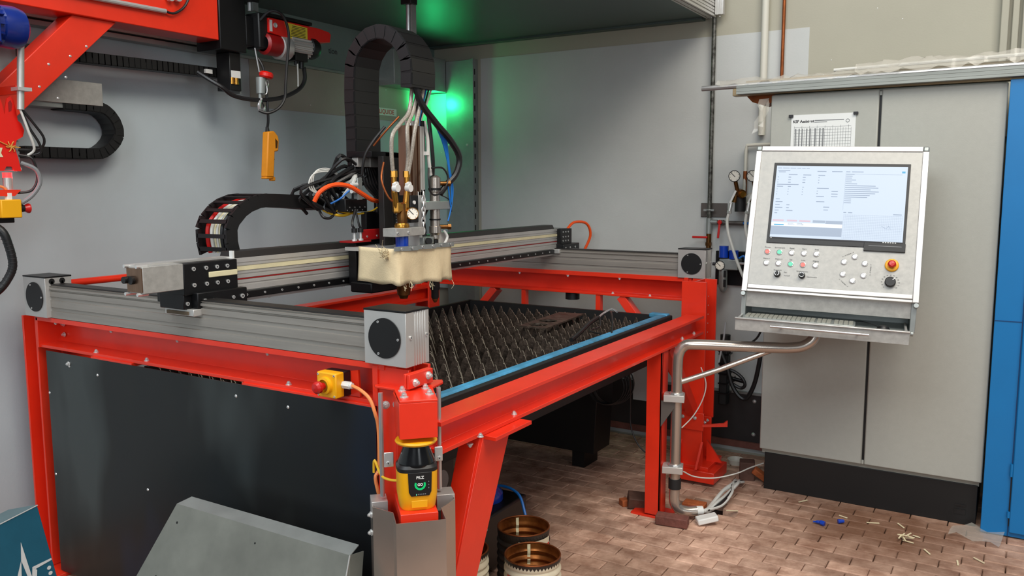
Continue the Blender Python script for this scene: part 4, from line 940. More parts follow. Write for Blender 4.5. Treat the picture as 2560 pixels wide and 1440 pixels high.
for k in range(5):
    x = -.2798+.0548*k
    pbtn(x, -.1658, ('led_red', 'led_green', 'steel', 'steel', 'steel')[k]); pbtn(x, -.2208, ('steel', 'steel', 'led_green', 'led_red', 'steel')[k])
    text(lab1[k], .0095, 'button_lettering', 'ink', con, (x, -.1440, -.0012), X, Y); text(lab2[k], .0095, 'button_lettering', 'ink', con, (x, -.1995, -.0012), X, Y)
for (x, y) in ((.1047, -.1692), (.061, -.1964), (.1489, -.1985), (.0604, -.254), (.1472, -.2547), (.1032, -.282)): pbtn(x, y, 'steel')
for s, x, y, a in (('<-- X-Achse -->', .075, -.160, 28), ('<-- Y-Achse -->', .066, -.294, -40), ('<-- Z-Achse -->', .175, -.225, 90)):
    a = math.radians(a); text(s, .0085, 'axis_lettering', 'ink', con, (x, y, -.0012), (math.cos(a), math.sin(a), 0), (-math.sin(a), math.cos(a), 0))
for x, s1, sb2, s3 in ((-.2253, 'Automatik', 'Plan', 'manuell'), (-.1153, 'Schaltermodus', None, 'Gleichmodus')):
    k = part(MB().lathe([(.015, 0), (.015, .008), (.013, .012), (.013, .022), (.0001, .022)], (x, -.272, -.002), Z, 20), 'selector', 'black_plastic', con)
    part(MB().torus((x, -.272, .0205), Z, .0098, .0016, 18, 6), 'selector_ring', 'zinc', k)
    part(MB().obox((x, -.272, .024), *((X, Y) if sb2 is None else (Y, X)), Z, .010, .0032, .004), 'selector_bar', 'black_plastic', k)
    text(s1, .0085, 'selector_lettering', 'ink', con, (x, -.2525, -.0012), X, Y)
    if sb2: text(sb2, .0085, 'selector_lettering', 'ink', con, (x+.036, -.262, -.0012), X, Y)
    text(s3, .0085, 'selector_lettering', 'ink', con, (x+.044, -.277, -.0012), X, Y)
e = part(MB().lathe([(.0001, .001), (.029, .001), (.029, .006), (.026, .010), (.018, .012)], (.2605, -.200, -.002), Z, 28), 'stop_ring', 'yellow', con)
part(MB().lathe([(.012, .008), (.012, .020), (.0165, .024), (.0165, .032), (.011, .038), (.0001, .039)], (.2605, -.200, -.002), Z, 28), 'stop_button', 'red_plastic', e)
k = part(MB().lathe([(.023, 0), (.0225, .018), (.020, .020), (.0001, .020)], (.259, -.278, -.002), Z, 28), 'override_knob', 'black_plastic', con)
part(MB().obox((.272, -.266, .0185), (s2, s2, 0), (-s2, s2, 0), Z, .006, .0015, .0006), 'knob_mark', 'white_text', k)
for i, s in enumerate(('0', '10', '20', '30', '40', '50', '60', '70', '80', '90', '100', '110', '120')):
    a = math.radians(225-i*270/12); text(s, .007, 'scale_lettering', 'ink', con, (.259+.035*math.cos(a), -.278+.033*math.sin(a), -.0012), X, Y)
# lower box and drawer (not tilted)
cb = V((-.7408, 3.976, 1.1495)); r2 = V((.9906, .1341, -.0259)); u2 = V((.0257, .0035, .9997)); n2 = r2.cross(u2)
inv = fm(r_, u_, n_, c).inverted() @ fm(r2, u2, n2, cb)
def dpart(mb, name, mat, parent, bevel=0):
    mb.v = [inv @ p for p in mb.v]; return part(mb, name, mat, parent, bevel)
mb = MB().box(-.358, .352, -.075, -.006, -.03, -.02)
dpart(mb, 'fascia', 'galv_spangle', con, .001)
dpart(MB().box(-.38, -.358, -.135, -.006, -.25, -.015).box(.352, .374, -.135, -.006, -.25, -.015).box(-.38, .374, -.135, -.006, -.26, -.245).box(-.38, .374, -.137, -.130, -.26, -.02), 'lower_box', 'galv', con, .002)
dr = dpart(MB().box(-.385, .35, -.172, -.116, .095, .103), 'drawer', 'galv_spangle', con, .001)
dpart(MB().box(-.387, .352, -.118, -.112, .090, .112), 'drawer_rim', 'alu', dr, .002)
dpart(MB().box(-.37, .335, -.145, -.137, -.20, .097), 'drawer_floor', 'galv', dr)
dpart(MB().box(-.375, -.366, -.16, -.112, -.15, .097).box(.332, .341, -.16, -.112, -.15, .097), 'drawer_side', 'alu', dr)
dpart(MB().cyl((-.225, -.138, .128), (.19, -.138, .128), .0055).cyl((-.178, -.138, .10), (-.178, -.138, .128), .005).cyl((.143, -.138, .10), (.143, -.138, .128), .005), 'drawer_handle', 'steel', dr)
dpart(MB().cyl((.355, -.128, .06), (.365, -.128, .06), .011), 'drawer_knob', 'galv', dr)
kb = T('keyboard', 'grey computer keyboard lying in the pulled-out console drawer', 'keyboard', None, mat=fm(r2, u2, n2, cb))
part(MB().box(-.355, .13, -.130, -.110, -.055, .088), 'keyboard_body', 'galv', kb, .004)
mb = MB()
for row in range(5):
    for col in range(15): mb.box(-.345+col*.0205, -.345+col*.0205+.0165, -.110, -.105, .062-row*.021, .078-row*.021)
    for col in range(3): mb.box(-.03+col*.0205, -.03+col*.0205+.0165, -.110, -.105, .062-row*.021, .078-row*.021)
    for col in range(4): mb.box(.042+col*.0205, .042+col*.0205+.0165, -.110, -.105, .062-row*.021, .078-row*.021)
tag(part(mb, 'keys', 'cabinet_edge', kb), kind='stuff')
ms = T('computer_mouse', 'small dark mouse with its lead at the right end of the console drawer', 'mouse', None, mat=fm(r2, u2, n2, cb))
part(MB().lathe([(.0001, .034), (.018, .03), (.03, .014), (.032, 0)], (.245, -.135, .05), Y, 20), 'mouse_body', 'black_plastic', ms)
part(MB().tube([(.245, -.135, .03), (.22, -.12, -.02), (.17, -.11, -.05), (.14, -.112, -.08), (.12, -.12, -.12)], .0022), 'mouse_lead', 'cable_black', ms)
part(MB().box(.14, .33, -.1365, -.1345, -.03, .09), 'mouse_pad', 'paper', ms)
# ------------------------------------------------------------------ console arm
ar = T('console_arm', 'polished stainless pipe arm rising from the floor and carrying the operator console', 'pipe arm', (-1.40, 3.83, 0))
px, py = -1.392, 3.835
part(MB().tube([(-1.30, 3.90, .045), (-1.34, 3.87, .045), (-1.375, 3.848, .06), (px, py, .10), (px, py, .2), (px, py, .4), (px, py, .6), (px, py, .78), (px+.006, py+.002, .845), (px+.03, py+.01, .882), (px+.075, py+.02, .892),
                (-1.15, 3.91, .892), (-.98, 3.965, .892), (-.90, 3.995, .893), (-.84, 4.02, .905), (-.80, 4.04, .945), (-.79, 4.05, 1.03)], .026, 18, 4), 'pipe', 'stainless', ar)
part(MB().tube([(px+.01, py+.004, .70), (-1.20, 3.90, .775), (-1.0, 3.965, .868), (-.965, 3.975, .883)], .0135, 12, 1), 'strut', 'stainless', ar)
for z, d in ((.625, 1), (.265, 0)):
    part(MB().obox((px-.012, py, z), (.95, .3, 0), (-.3, .95, 0), Z, .05, .042, .017), 'pipe_clamp', 'alu', ar, .002)
    part(MB().torus((px, py, z+.022), Z, .030, .006, 20, 8), 'collar', 'steel', ar)
part(MB().prism([(0, 0), (.085, 0), (0, -.13)], (px-.062, py-.045, .61), (.95, .3, 0), Z, (-.003, .008, 0)), 'gusset', 'plate_brown', ar)
part(MB().cyl((px, py, .165), (px, py, .215), .031, n=20), 'rubber_sleeve', 'rubber', ar)
part(MB().cyl((-1.33, 3.878, .045), (-1.275, 3.92, .045), .022, n=16), 'white_cap', 'white_plastic', ar)
# ================================================================== CABINETS
kc = T('switch_cabinet', 'tall light grey two-door switch cabinet on a black plinth behind the console', 'cabinet', (-.62, 4.6, 0))
part(MB().box(-1.145, -.10, 4.52, 5.02, .20, 2.125), 'body', 'cabinet_edge', kc, .002)
part(MB().box(-1.128, -.105, 4.515, 5.0, 0, .205), 'plinth', 'plinth', kc, .002)
part(MB().box(-.20, -.15, 4.511, 4.516, .05, .075).box(-.20, -.15, 4.511, 4.516, .09, .10), 'plinth_vent', 'black_plastic', kc)
for x0, x1 in ((-1.152, -.632), (-.620, -.090)):
    d = part(MB().box(x0, x1, 4.49, 4.515, .228, 2.118), 'door', 'cabinet', kc, .006)
part(MB().box(-.632, -.620, 4.505, 4.52, .23, 2.11), 'door_gap', 'plinth', kc)
part(MB().box(-.631, -.621, 4.497, 4.51, 2.09, 2.11).box(-.631, -.621, 4.497, 4.51, .23, .25), 'hinge_pin', 'cabinet', kc)
mb = MB()
for k in range(26): mb.box(-1.149, -1.143, 4.525, 4.54, .50+k*.013, .506+k*.013)
part(mb, 'side_louvres', 'cabinet_edge', kc)
sh = T('table_sheet', 'white printed table sheet stuck to the grey cabinet door by two dark magnets', 'paper sheet', (-.89, 4.489, 1.75))
part(MB().box(-1.046, -.735, 4.4875, 4.4895, 1.74, 2.012), 'sheet', 'paper', sh)
text('KSF Assistent', .019, 'title_lettering', 'ink', sh, (-.985, 4.487, 1.978), X, Z, bold=.0006)
yy = 4.487
mb = MB(); mb.box(-.93, -.79, yy-.0003, yy, 1.979, 1.983); mb.box(-.93, -.87, yy-.0003, yy, 1.971, 1.974)
for k, x in enumerate([-1.03+.0125*i for i in range(23)]): mb.box(x, x+.0012, yy-.0003, yy, 1.745, 1.955-(.012 if k % 3 else 0))
for k in range(15): mb.box(-1.03 if k % 3 else -1.03, -.755, yy-.0003, yy, 1.745+.0145*k, 1.7458+.0145*k)
part(mb, 'table_lines', 'ink_grey', sh)
mb = MB()
for x in (-1.026, -1.008, -.993, -.97, -.953, -.928, -.906, -.89): mb.box(x, x+.006, yy-.0002, yy, 1.745, 1.942)
part(mb, 'table_columns', 'ink_grey', sh); part(MB().torus((-.772, yy-.0003, 1.975), Y, .008, .0012, 16, 5), 'sheet_logo', 'ink_grey', sh)
for x, z in ((-1.047, 2.007), (-.735, 2.009)):
    part(MB().box(x-.011, x+.011, 4.476, 4.4875, z-.007, z+.007), 'magnet', 'ink', sh, .002)
bc = T('blue_cabinet', 'bright blue machine cabinet at the right edge beside the grey switch cabinet', 'cabinet', (.2, 4.6, 0))
part(MB().box(-.082, .30, 4.45, 5.0, .005, 2.125), 'body', 'blue_paint', bc, .002)
part(MB().box(.028, .032, 4.4485, 4.45, .005, 2.125), 'seam', 'blue_dark', bc)
part(MB().box(.034, .30, 4.43, 4.45, .03, 2.05), 'door', 'blue_paint', bc, .004)
part(MB().box(-.081, .03, 4.447, 4.451, 1.028, 1.031), 'seam_line', 'blue_dark', bc)
part(MB().cyl((.03, 4.44, .30), (.03, 4.44, .36), .008).cyl((.03, 4.44, .10), (.03, 4.44, .13), .008), 'hinge', 'blue_paint', bc)
part(MB().box(.029, .036, 4.44, 4.4495, .06, .30), 'hinge_slot', 'plinth', bc)
# bars stored on top of the cabinets
def stick(mb, name, mat, label, cat, base, bevel=.002): return one(mb, name, mat, label, cat, base, group='bars stored on top of the cabinets', bevel=bevel)
stick(MB().prism([(-.025, -.0215), (.025, -.0215), (.025, .0225), (-.025, .0225), (-.025, .010), (-.0235, .008), (-.025, .006), (-.025, -.008), (-.0235, -.010), (-.025, -.012)], (-1.32, 4.455, 2.150), Y, Z, (1.9, .0, .012)), 'galvanised_profile', 'timber', 'long grey galvanised profile lying along the front top edge of the cabinets', 'metal bar', (-1.32, 4.455, 2.128), 0)
stick(MB().box(-1.36, .5, 4.50, 4.56, 2.127, 2.165), 'metal_bar', 'tube_tan', 'long dull bar lying behind the grey profile on the cabinets', 'metal bar', (-1.36, 4.5, 2.127))
stick(MB().tube([(-1.535, 4.52, 2.178), (-.5, 4.52, 2.19), (.5, 4.52, 2.20)], .014, 10, 1), 'steel_tube', 'steel', 'thin steel tube sticking out furthest left on top of the cabinets', 'metal tube', (-1.535, 4.52, 2.165), 0)
stick(MB().tube([(-1.31, 4.58, 2.195), (.5, 4.58, 2.215)], .016, 10, 1), 'steel_tube', 'tube_tan', 'tan tube lying behind the thin steel tube on the cabinets', 'metal tube', (-1.31, 4.58, 2.18), 0)
stick(MB().tube([(-.86, 4.55, 2.232), (.5, 4.55, 2.252)], .009, 8, 1), 'steel_tube', 'hose_white', 'thin pale rod lying uppermost on the cabinet bars', 'metal tube', (-.86, 4.55, 2.222), 0)
rr = random.Random(11)
def film(x0, x1, y, z0, h, seed, n=26):
    q = random.Random(seed); rows = []
    for j in range(6):
        t = j/5; row = []
        for i in range(n+1):
            x = x0+(x1-x0)*i/n
            row.append((x, y-.045+.09*t+q.uniform(-.006, .006), z0+h*math.sin(t*math.pi)+q.uniform(-.012, .012)+(x-x0)*.010))
        rows.append(row)
    return MB().sheet(rows)
one(film(-1.45, -.55, 4.53, 2.185, .03, 1), 'plastic_film', 'film', 'crumpled clear plastic film wrapped round the left end of the cabinet bars', 'plastic film', (-1.0, 4.53, 2.18))
one(film(-.75, .3, 4.52, 2.20, .055, 2, 34), 'plastic_film', 'film', 'crumpled clear plastic film wrapped round the right part of the cabinet bars', 'plastic film', (-.2, 4.52, 2.2))
q = random.Random(4)
rows = [[(-1.20+.045*i/3+q.uniform(-.012, .012)-.035*j/6, 4.47+q.uniform(-.015, .015), 2.10-.17*j/6+q.uniform(-.008, .008)) for i in range(4)] for j in range(7)]
one(MB().sheet(rows), 'plastic_bag', 'film', 'limp clear plastic bag hanging at the left top corner of the grey cabinet', 'plastic bag', (-1.19, 4.47, 1.93))
one(MB().prism([(0, .002), (.30, .002), (.30, -.001), (.15, -.005), (.14, -.035), (.09, -.05), (.03, -.03)], (-1.30, 4.56, 2.126), X, Z, (0, .12, 0)), 'cardboard_scrap', 'copper', 'brown cardboard scrap poking out under the bars left of the cabinet', 'cardboard', (-1.25, 4.62, 2.08))
# ================================================================== BACK WALL PIPES AND GAS FITTINGS
p = T('wall_pipe', 'dark grey weathered pipe running up the back wall behind the far table corner', 'pipe', (-1.652, 5.06, 1.4))
part(MB().cyl((-1.652, 5.06, 1.40), (-1.652, 5.06, 3.4), .0135, n=12), 'pipe', 'pipe_grey', p)
part(MB().box(-1.715, -1.55, 5.085, 5.096, 1.462, 1.547), 'back_plate', 'plate_brown', p, .002)
part(MB().torus((-1.652, 5.06, 1.505), Z, .018, .005, 16, 6).box(-1.685, -1.62, 5.045, 5.06, 1.499, 1.511), 'pipe_clip', 'galv', p)
part(MB().cyl((-1.652, 5.06, 1.36), (-1.652, 5.06, 1.455), .018).cyl((-1.652, 5.06, 1.432), (-1.60, 5.06, 1.432), .015), 'tee', 'galv', p)
part(MB().cyl((-1.60, 5.06, 1.430), (-1.44, 5.06, 1.428), .013).cyl((-1.59, 5.06, 1.43), (-1.56, 5.06, 1.43), .018, n=6), 'branch', 'plate_brown', p)
part(MB().cyl((-1.44, 5.06, 1.428), (-1.36, 5.06, 1.428), .008), 'blue_line', 'hose_blue', p)
part(MB().cyl((-1.652, 5.06, 1.27), (-1.652, 5.06, 1.36), .016).cyl((-1.652, 5.06, 1.285), (-1.652, 5.06, 1.305), .02, n=6), 'valve', 'brass_dark', p)
part(MB().bar((-1.652, 5.035, 1.338), (-1.748, 5.03, 1.338), .008, .014, Z), 'red_lever', 'red_plastic', p, .003)
part(MB().bar((-1.578, 5.035, 1.432), (-1.583, 5.025, 1.335), .014, .006, Y).cyl((-1.578, 5.04, 1.432), (-1.578, 5.03, 1.432), .014), 'red_lever', 'red_plastic', p, .003)
one(MB().cyl((-1.352, 5.07, 1.95), (-1.352, 5.07, 3.4), .021, n=14), 'white_pipe', 'pipe_white', 'pale vertical pipe on the back wall, middle one of three above the cabinet end', 'pipe', (-1.352, 5.07, 1.95))
one(MB().cyl((-1.247, 5.075, 1.95), (-1.247, 5.075, 3.4), .010, n=12), 'copper_pipe', 'copper', 'thin copper pipe on the back wall, right of the pale pipe', 'pipe', (-1.247, 5.075, 1.95))
gm = T('gas_manifold', 'small copper gas line on the back wall feeding the two regulators', 'gas line', (-1.40, 5.05, 1.6))
part(MB().tube([(-1.20, 5.06, 1.895), (-1.38, 5.06, 1.895), (-1.432, 5.06, 1.893), (-1.438, 5.06, 1.86), (-1.438, 5.06, 1.72), (-1.44, 5.05, 1.60)], .010, 10, 2, False), 'line', 'pipe_white', gm)
part(MB().cyl((-1.438, 5.06, 1.60), (-1.438, 5.06, 1.74), .012), 'sleeve', 'copper', gm)
part(MB().cyl((-1.262, 5.06, 1.92), (-1.262, 5.06, 2.12), .012, n=10), 'stub', 'copper', gm)
def regulator(label, x, hose_pts):
    g = T('gas_regulator', label, 'gas regulator', (x, 4.99, 1.45), group='gas regulators on the back wall')
    gauge('gauge', g, (x-.01, 4.93, 1.71), (.25, -.95, .05), .034, 'ink')
    part(MB().cyl((x-.008, 4.945, 1.685), (x+.005, 4.97, 1.60), .012).cyl((x, 5.0, 1.612), (x+.03, 4.96, 1.605), .026, n=14).cyl((x-.01, 4.98, 1.60), (x-.02, 4.98, 1.555), .016), 'valve_body', 'brass_dark', g)
    part(MB().cyl((x+.03, 4.96, 1.605), (x+.042, 4.945, 1.602), .018), 'brass_cap', 'brass', g)
    part(MB().bar((x-.004, 4.95, 1.625), (x-.035, 4.94, 1.55), .016, .012), 'white_tag', 'white_plastic', g, .002)
    part(MB().cyl((x+.01, 5.0, 1.50), (x+.01, 5.0, 1.585), .032, n=14), 'knob', 'rubber', g)
    part(MB().cyl((x-.028, 4.945, 1.555), (x-.038, 4.94, 1.49), .011).cyl((x-.036, 4.94, 1.505), (x-.038, 4.94, 1.49), .014, n=6), 'coupling', 'zinc', g)
    part(MB().tube(hose_pts, .009, 8), 'hose', 'hose_white', g)
    return g
regulator('gas regulator with round dial, left one of the pair on the back wall', -1.455, [(-1.495, 4.94, 1.49), (-1.502, 4.935, 1.44), (-1.49, 4.93, 1.37), (-1.467, 4.93, 1.30), (-1.435, 4.93, 1.21), (-1.395, 4.93, 1.12), (-1.36, 4.94, 1.06)])
regulator('gas regulator with round dial, right one half hidden by the console', -1.348, [(-1.388, 4.94, 1.49), (-1.392, 4.935, 1.44), (-1.385, 4.93, 1.38), (-1.36, 4.93, 1.30), (-1.33, 4.93, 1.2)])
ws = T('wall_saucer', 'small off-white fitting on the back wall behind the left regulator', 'fitting', (-1.40, 5.07, 1.56))
part(MB().lathe([(.0001, .03), (.035, .028), (.045, 0)], (-1.40, 5.095, 1.57), -Y, 18), 'fitting_body', 'pipe_white', ws)
af = T('air_filter_unit', 'compressed air filter regulator with blue knobs on a dark wall plate', 'air filter', (-1.51, 5.0, 1.03))
part(MB().box(-1.608, -1.36, 5.07, 5.096, 1.045, 1.255), 'wall_plate', 'black_anod', af, .003)
for x, z0, z1 in ((-1.533, 1.222, 1.292), (-1.472, 1.215, 1.268)): part(MB().cyl((x, 4.99, z0), (x, 4.99, z1), .028, n=20), 'blue_knob', 'torch_blue', af)
part(MB().box(-1.555, -1.44, 4.97, 5.06, 1.148, 1.215), 'housing', 'galv', af, .006)
gauge('gauge', af, (-1.545, 4.955, 1.175), (.2, -.97, 0), .029, 'ink')
part(MB().cyl((-1.60, 4.99, 1.18), (-1.56, 4.99, 1.18), .01), 'port', 'ink', af)
part(MB().lathe([(.026, 1.15), (.026, 1.04), (.018, 1.02), (.008, 1.01), (.0001, 1.01)], (-1.533, 4.99, 0), Z, 18), 'bowl', 'galv', af)
part(MB().box(-1.523, -1.508, 4.962, 4.966, 1.105, 1.145).box(-1.523, -1.508, 4.962, 4.966, 1.045, 1.09), 'sight_slot', 'plinth', af)
part(MB().tube([(-1.44, 4.99, 1.22), (-1.41, 4.99, 1.235), (-1.40, 4.99, 1.20)], .006), 'blue_tube', 'hose_blue', af)
part(MB().cyl((-1.44, 4.99, 1.19), (-1.40, 4.98, 1.19), .008), 'outlet', 'zinc', af)
# cables and valves behind the far right post
vb = T('valve_stack', 'black valve stack with hoses on the back wall behind the far right post', 'valve stack', (-1.49, 4.93, .4))
part(MB().box(-1.515, -1.465, 4.90, 4.97, .33, .72), 'stack', 'rubber', vb, .008)
for k in range(5): part(MB().box(-1.517, -1.455, 4.892, 4.972, .40+.06*k, .408+.06*k), 'ring', 'black_anod', vb)
part(MB().cyl((-1.465, 4.93, .50), (-1.37, 4.93, .485), .012).cyl((-1.43, 4.93, .494), (-1.425, 4.93, .493), .018), 'stub_pipe', 'black_anod', vb)
part(MB().cyl((-1.49, 4.93, .69), (-1.49, 4.93, .76), .03), 'cap', 'rubber', vb)
lp = T('looped_hose', 'thick black hose hanging in a loop between the far right post and the grey cabinet', 'hose', (-1.36, 4.86, .4))
part(MB().tube([(-1.50, 4.86, .68), (-1.455, 4.86, .58), (-1.42, 4.86, .47), (-1.37, 4.86, .405), (-1.33, 4.86, .405), (-1.29, 4.86, .49), (-1.265, 4.86, .62), (-1.255, 4.87, .74)], .013), 'hose', 'cable_black', lp)
part(MB().tube([(-1.49, 4.90, .56), (-1.42, 4.90, .545), (-1.37, 4.90, .51), (-1.355, 4.90, .47), (-1.38, 4.90, .45), (-1.43, 4.90, .47)], .010), 'loop', 'cable_black', lp)
part(MB().tube([(-1.50, 4.84, .72), (-1.44, 4.84, .70), (-1.36, 4.84, .715), (-1.28, 4.84, .77), (-1.24, 4.84, .86)], .006), 'lead', 'cable_black', lp)
part(MB().tube([(-1.46, 4.82, .74), (-1.40, 4.82, .715), (-1.33, 4.82, .72), (-1.28, 4.82, .745)], .004), 'lead', 'hose_white', lp)
part(MB().tube([(-1.30, 4.2, .745), (-1.295, 4.21, .79), (-1.285, 4.22, .86), (-1.28, 4.23, .95)], .005), 'lead', 'ink_grey', lp)
ww = T('white_wire', 'thin pale wire curving from the arm past the far right post to the cabinet foot', 'wire', (-1.4, 4.2, .2))
part(MB().tube([(-1.37, 3.86, .47), (-1.36, 4.0, .50), (-1.33, 4.05, .58), (-1.32, 4.06, .66), (-1.345, 4.05, .74)], .003, 6), 'wire', 'hose_white', ww)
part(MB().tube([(-1.36, 3.87, .245), (-1.33, 3.95, .20), (-1.26, 4.05, .175), (-1.18, 4.16, .18), (-1.16, 4.34, .16), (-1.13, 4.50, .145)], .0035, 6), 'wire', 'hose_white', ww)
# loose cables through the hole in the floor
fb = T('floor_cables', 'bundle of grey and black cables coming out of the floor beside the console arm', 'cables', (-1.3, 4.1, 0))
q = random.Random(8)
for k in range(9):
    o1, o2 = q.uniform(-.02, .02), q.uniform(-.025, .025)
    part(MB().tube([(-1.29, 3.91+o1*.5, .042+.3*o1), (-1.262, 3.95+o1, .03+abs(o2)*.5), (-1.245+o2, 4.06, .025+abs(o1)), (-1.235+o2, 4.20, .035+abs(o2)), (-1.235+o1, 4.33, .05+abs(o1)), (-1.25+o2, 4.47, .03), (-1.29+o1, 4.60, -.02)], q.choice((.007, .009, .006)), 7), 'cable', 'cable_black' if k % 4 == 0 else 'hose_white', fb)
one(MB().obox((-1.235, 3.868, .028), (.75, .55, .18), (-.55, .8, 0), (-.2, 0, 1), .055, .03, .014), 'junction_box', 'white_plastic', 'small white junction box lying on the floor by the console arm foot', 'junction box', (-1.235, 3.868, 0), bevel=.006)
def lbrick(x, y, z, rx, ry, rz, mat, label, s=(1, 1, 1)):
    m = Euler((rx, ry, rz)).to_matrix(); mb = MB().obox((x, y, z), m.col[0], m.col[1], m.col[2], .075*s[0], .04*s[1], .03*s[2])
    one(mb, 'loose_brick', mat, label, 'brick', (x, y, 0), group='loose bricks on the floor', bevel=.005)
lbrick(-1.60, 3.90, .038, .25, .1, .5, 'brick_dark', 'dark loose brick lying tilted beside the red console post', (.85, 1, 1))
lbrick(-1.68, 3.885, .018, 0, 0, .9, 'brick_orange', 'small orange brick fragment left of the tilted dark brick', (.3, .6, .6))
lbrick(-1.375, 3.765, .028, .1, 0, .12, 'brick_red', 'pinkish loose brick lying in front of the console arm foot', (1.05, .7, .8))
lbrick(-1.35, 4.02, .012, 0, 0, .05, 'brick_orange', 'orange loose brick lying in the floor hole behind the arm foot', (.75, .9, .9))
lbrick(-1.25, 4.62, .05, 0, 0, .3, 'brick_dark', 'dark loose block standing between the far right post and the cabinet', (.55, 1, 1.8))
lbrick(-1.17, 4.60, .045, .3, .6, .3, 'brick_orange', 'orange splintered block leaning against the cabinet plinth', (.6, .5, .6))
one(MB().lathe([(.04, 0), (.05, .03), (.046, .032), (.036, .004)], (-1.36, 4.78, .02), Z, 18), 'saucer', 'pipe_white', 'pale round dish on the floor behind the far right post', 'dish', (-1.36, 4.78, .02))
# scraps on the floor
STR = (((-.912, 4.39), (-.88, 4.443), 'white cut strip on the floor close to the plinth below the door gap, furthest back'),
       ((-1.204, 4.081), (-1.15, 4.107), 'white cut strip on the floor nearest the cable bundle, furthest left'),
       ((-.697, 4.312), (-.656, 4.295), 'white cut strip on the floor just behind the smaller blue cap'),
       ((-.565, 4.286), (-.51, 4.308), 'white cut strip on the floor between the blue caps and the strip heap'),
       ((-.432, 4.354), (-.398, 4.307), 'white cut strip on the floor just behind the strip heap'),
       ((-.352, 4.236), (-.32, 4.224), 'white cut strip on the floor just right of the strip heap'),
       ((-.291, 4.093), (-.263, 4.047), 'white cut strip on the floor in front of the plastic pouch, left of three'),
       ((-.093, 4.111), (-.051, 4.071), 'white cut strip on the floor furthest right, nearest the lower right corner'),
       ((-.154, 4.041), (-.148, 3.99), 'white cut strip on the floor pointing towards the camera below the plastic pouch'))
for a, b, lb in STR:
    one(MB().bar((*a, .004), (*b, .004), .007, .003), 'plastic_strip', 'fray', lb, 'plastic strip', ((a[0]+b[0])/2, (a[1]+b[1])/2, 0), group='single white strips on the floor')
q = random.Random(2)
for k in range(9):
    a = q.uniform(0, math.pi); cx, cy = -.385+q.uniform(-.025, .025), 4.165+q.uniform(-.025, .03); l = .024
    one(MB().bar((cx-l*math.cos(a), cy-l*math.sin(a), .004+.003*k), (cx+l*math.cos(a), cy+l*math.sin(a), .006+.003*k), .006, .003), 'plastic_strip', 'fray', 'white cut strip in the little heap on the floor before the plinth', 'plastic strip', (cx, cy, 0), group='heap of white strips on the floor')
one(MB().tube([(-.79, 4.15, .008), (-.76, 4.15, .012), (-.735, 4.145, .010)], [.004, .008, .012, .012], 8), 'blue_plug', 'torch_blue', 'blue pointed plastic cap lying on the floor, larger of two', 'plastic cap', (-.76, 4.15, 0))
one(MB().cyl((-.685, 4.21, .010), (-.66, 4.225, .012), .011, .008, n=10), 'blue_plug', 'torch_blue', 'blue plastic cap lying on the floor, smaller of two', 'plastic cap', (-.67, 4.22, 0))
q = random.Random(6)
rows = [[(-.21+.21*i/6+.02*j/4, 4.30+.17*j/4+.02*math.sin(i*.9)-.0*i, .012+.012*math.sin(i*1.7+j)+q.uniform(0, .006)) for i in range(7)] for j in range(5)]
one(MB().sheet(rows), 'plastic_pouch', 'film', 'crumpled clear plastic pouch lying on the floor at the blue cabinet', 'plastic pouch', (-.1, 4.38, 0))
# ================================================================== UNDER THE TABLE, CANS
def can(label, x, y, r, h, rot, mats):
    t = T('tin_can', label, 'tin can', (x, y, 0), group='open tin cans on the floor')
    prof = []; nr = 46
    for i in range(nr+1):
        z = h*i/nr; w = .0035*math.sin(z/.030*2*math.pi) if .03 < z < h-.03 else 0
        prof.append((r+w, z))
    part(MB().lathe([(.001, .003), (r-.003, .003)]+[(a-.0022, max(z, .003)) for a, z in prof], (x, y, 0), Z, 40), 'inner_wall', 'can_rust', t)
    part(MB().lathe(prof, (x, y, 0), Z, 40), 'outer_wall', mats, t)
    part(MB().torus((x, y, h), Z, r-.001, .0032, 40, 8), 'rim', 'copper', t)
    mb = MB(); n = 48      # zigzag torn edge of the label
    for i in range(n):
        a0, a1 = 2*math.pi*i/n, 2*math.pi*(i+1)/n; am = (a0+a1)/2; R2 = r+.0012
        mb._add([(x+R2*math.cos(a), y+R2*math.sin(a), z) for a, z in ((a0, h-.002), (a1, h-.002), (a1, h-.010), (am, h-.020), (a0, h-.010))], [(0, 1, 2, 3, 4)])
    part(mb, 'zigzag_edge', 'can_dark', t)
    a = math.radians(rot); rr_ = r-.004
    part(MB().sheet([[(x+(rr_+.0035*math.sin(z/.030*2*math.pi)*(1 if .03 < z < h-.03 else 0))*math.cos(a+s), y+(rr_+.0035*math.sin(z/.030*2*math.pi)*(1 if .03 < z < h-.03 else 0))*math.sin(a+s), z) for z in [h*.15+(h*.83)*k/16 for k in range(17)]] for s in (-.06, .06)]), 'seam', 'strip_cream', t)
    return t
c1 = can('rusty open tin can with cream label, nearest of the three', -1.478, 2.572, .104, .296, 128, 'can_white')
def onring(c, r, ang): return V((c[0]+r*math.cos(ang), c[1]+r*math.sin(ang), 0))
def canprint(t, x, y, r, z0, z1, a0, a1, mat, name):
    n = 10; part(MB().sheet([[(x+(r+.0046)*math.cos(a0+(a1-a0)*i/n), y+(r+.0046)*math.sin(a0+(a1-a0)*i/n), z) for i in range(n+1)] for z in (z0, z1)]), name, mat, t)
canprint(c1, -1.478, 2.572, .104, .20, .245, math.radians(-118), math.radians(-92), 'can_red', 'red_print')
c2 = can('rusty open tin can with dark sides, furthest back of the three', -1.637, 2.775, .104, .298, 135, 'can_dark')
canprint(c2, -1.637, 2.775, .104, .16, .25, math.radians(-35), math.radians(10), 'can_red', 'red_print')
canprint(c2, -1.637, 2.775, .104, .25, .275, math.radians(-70), math.radians(10), 'can_white', 'pale_print')
c3 = can('rusty open tin can with cream label half hidden behind the stainless cover', -1.735, 2.475, .104, .296, 140, 'can_white')
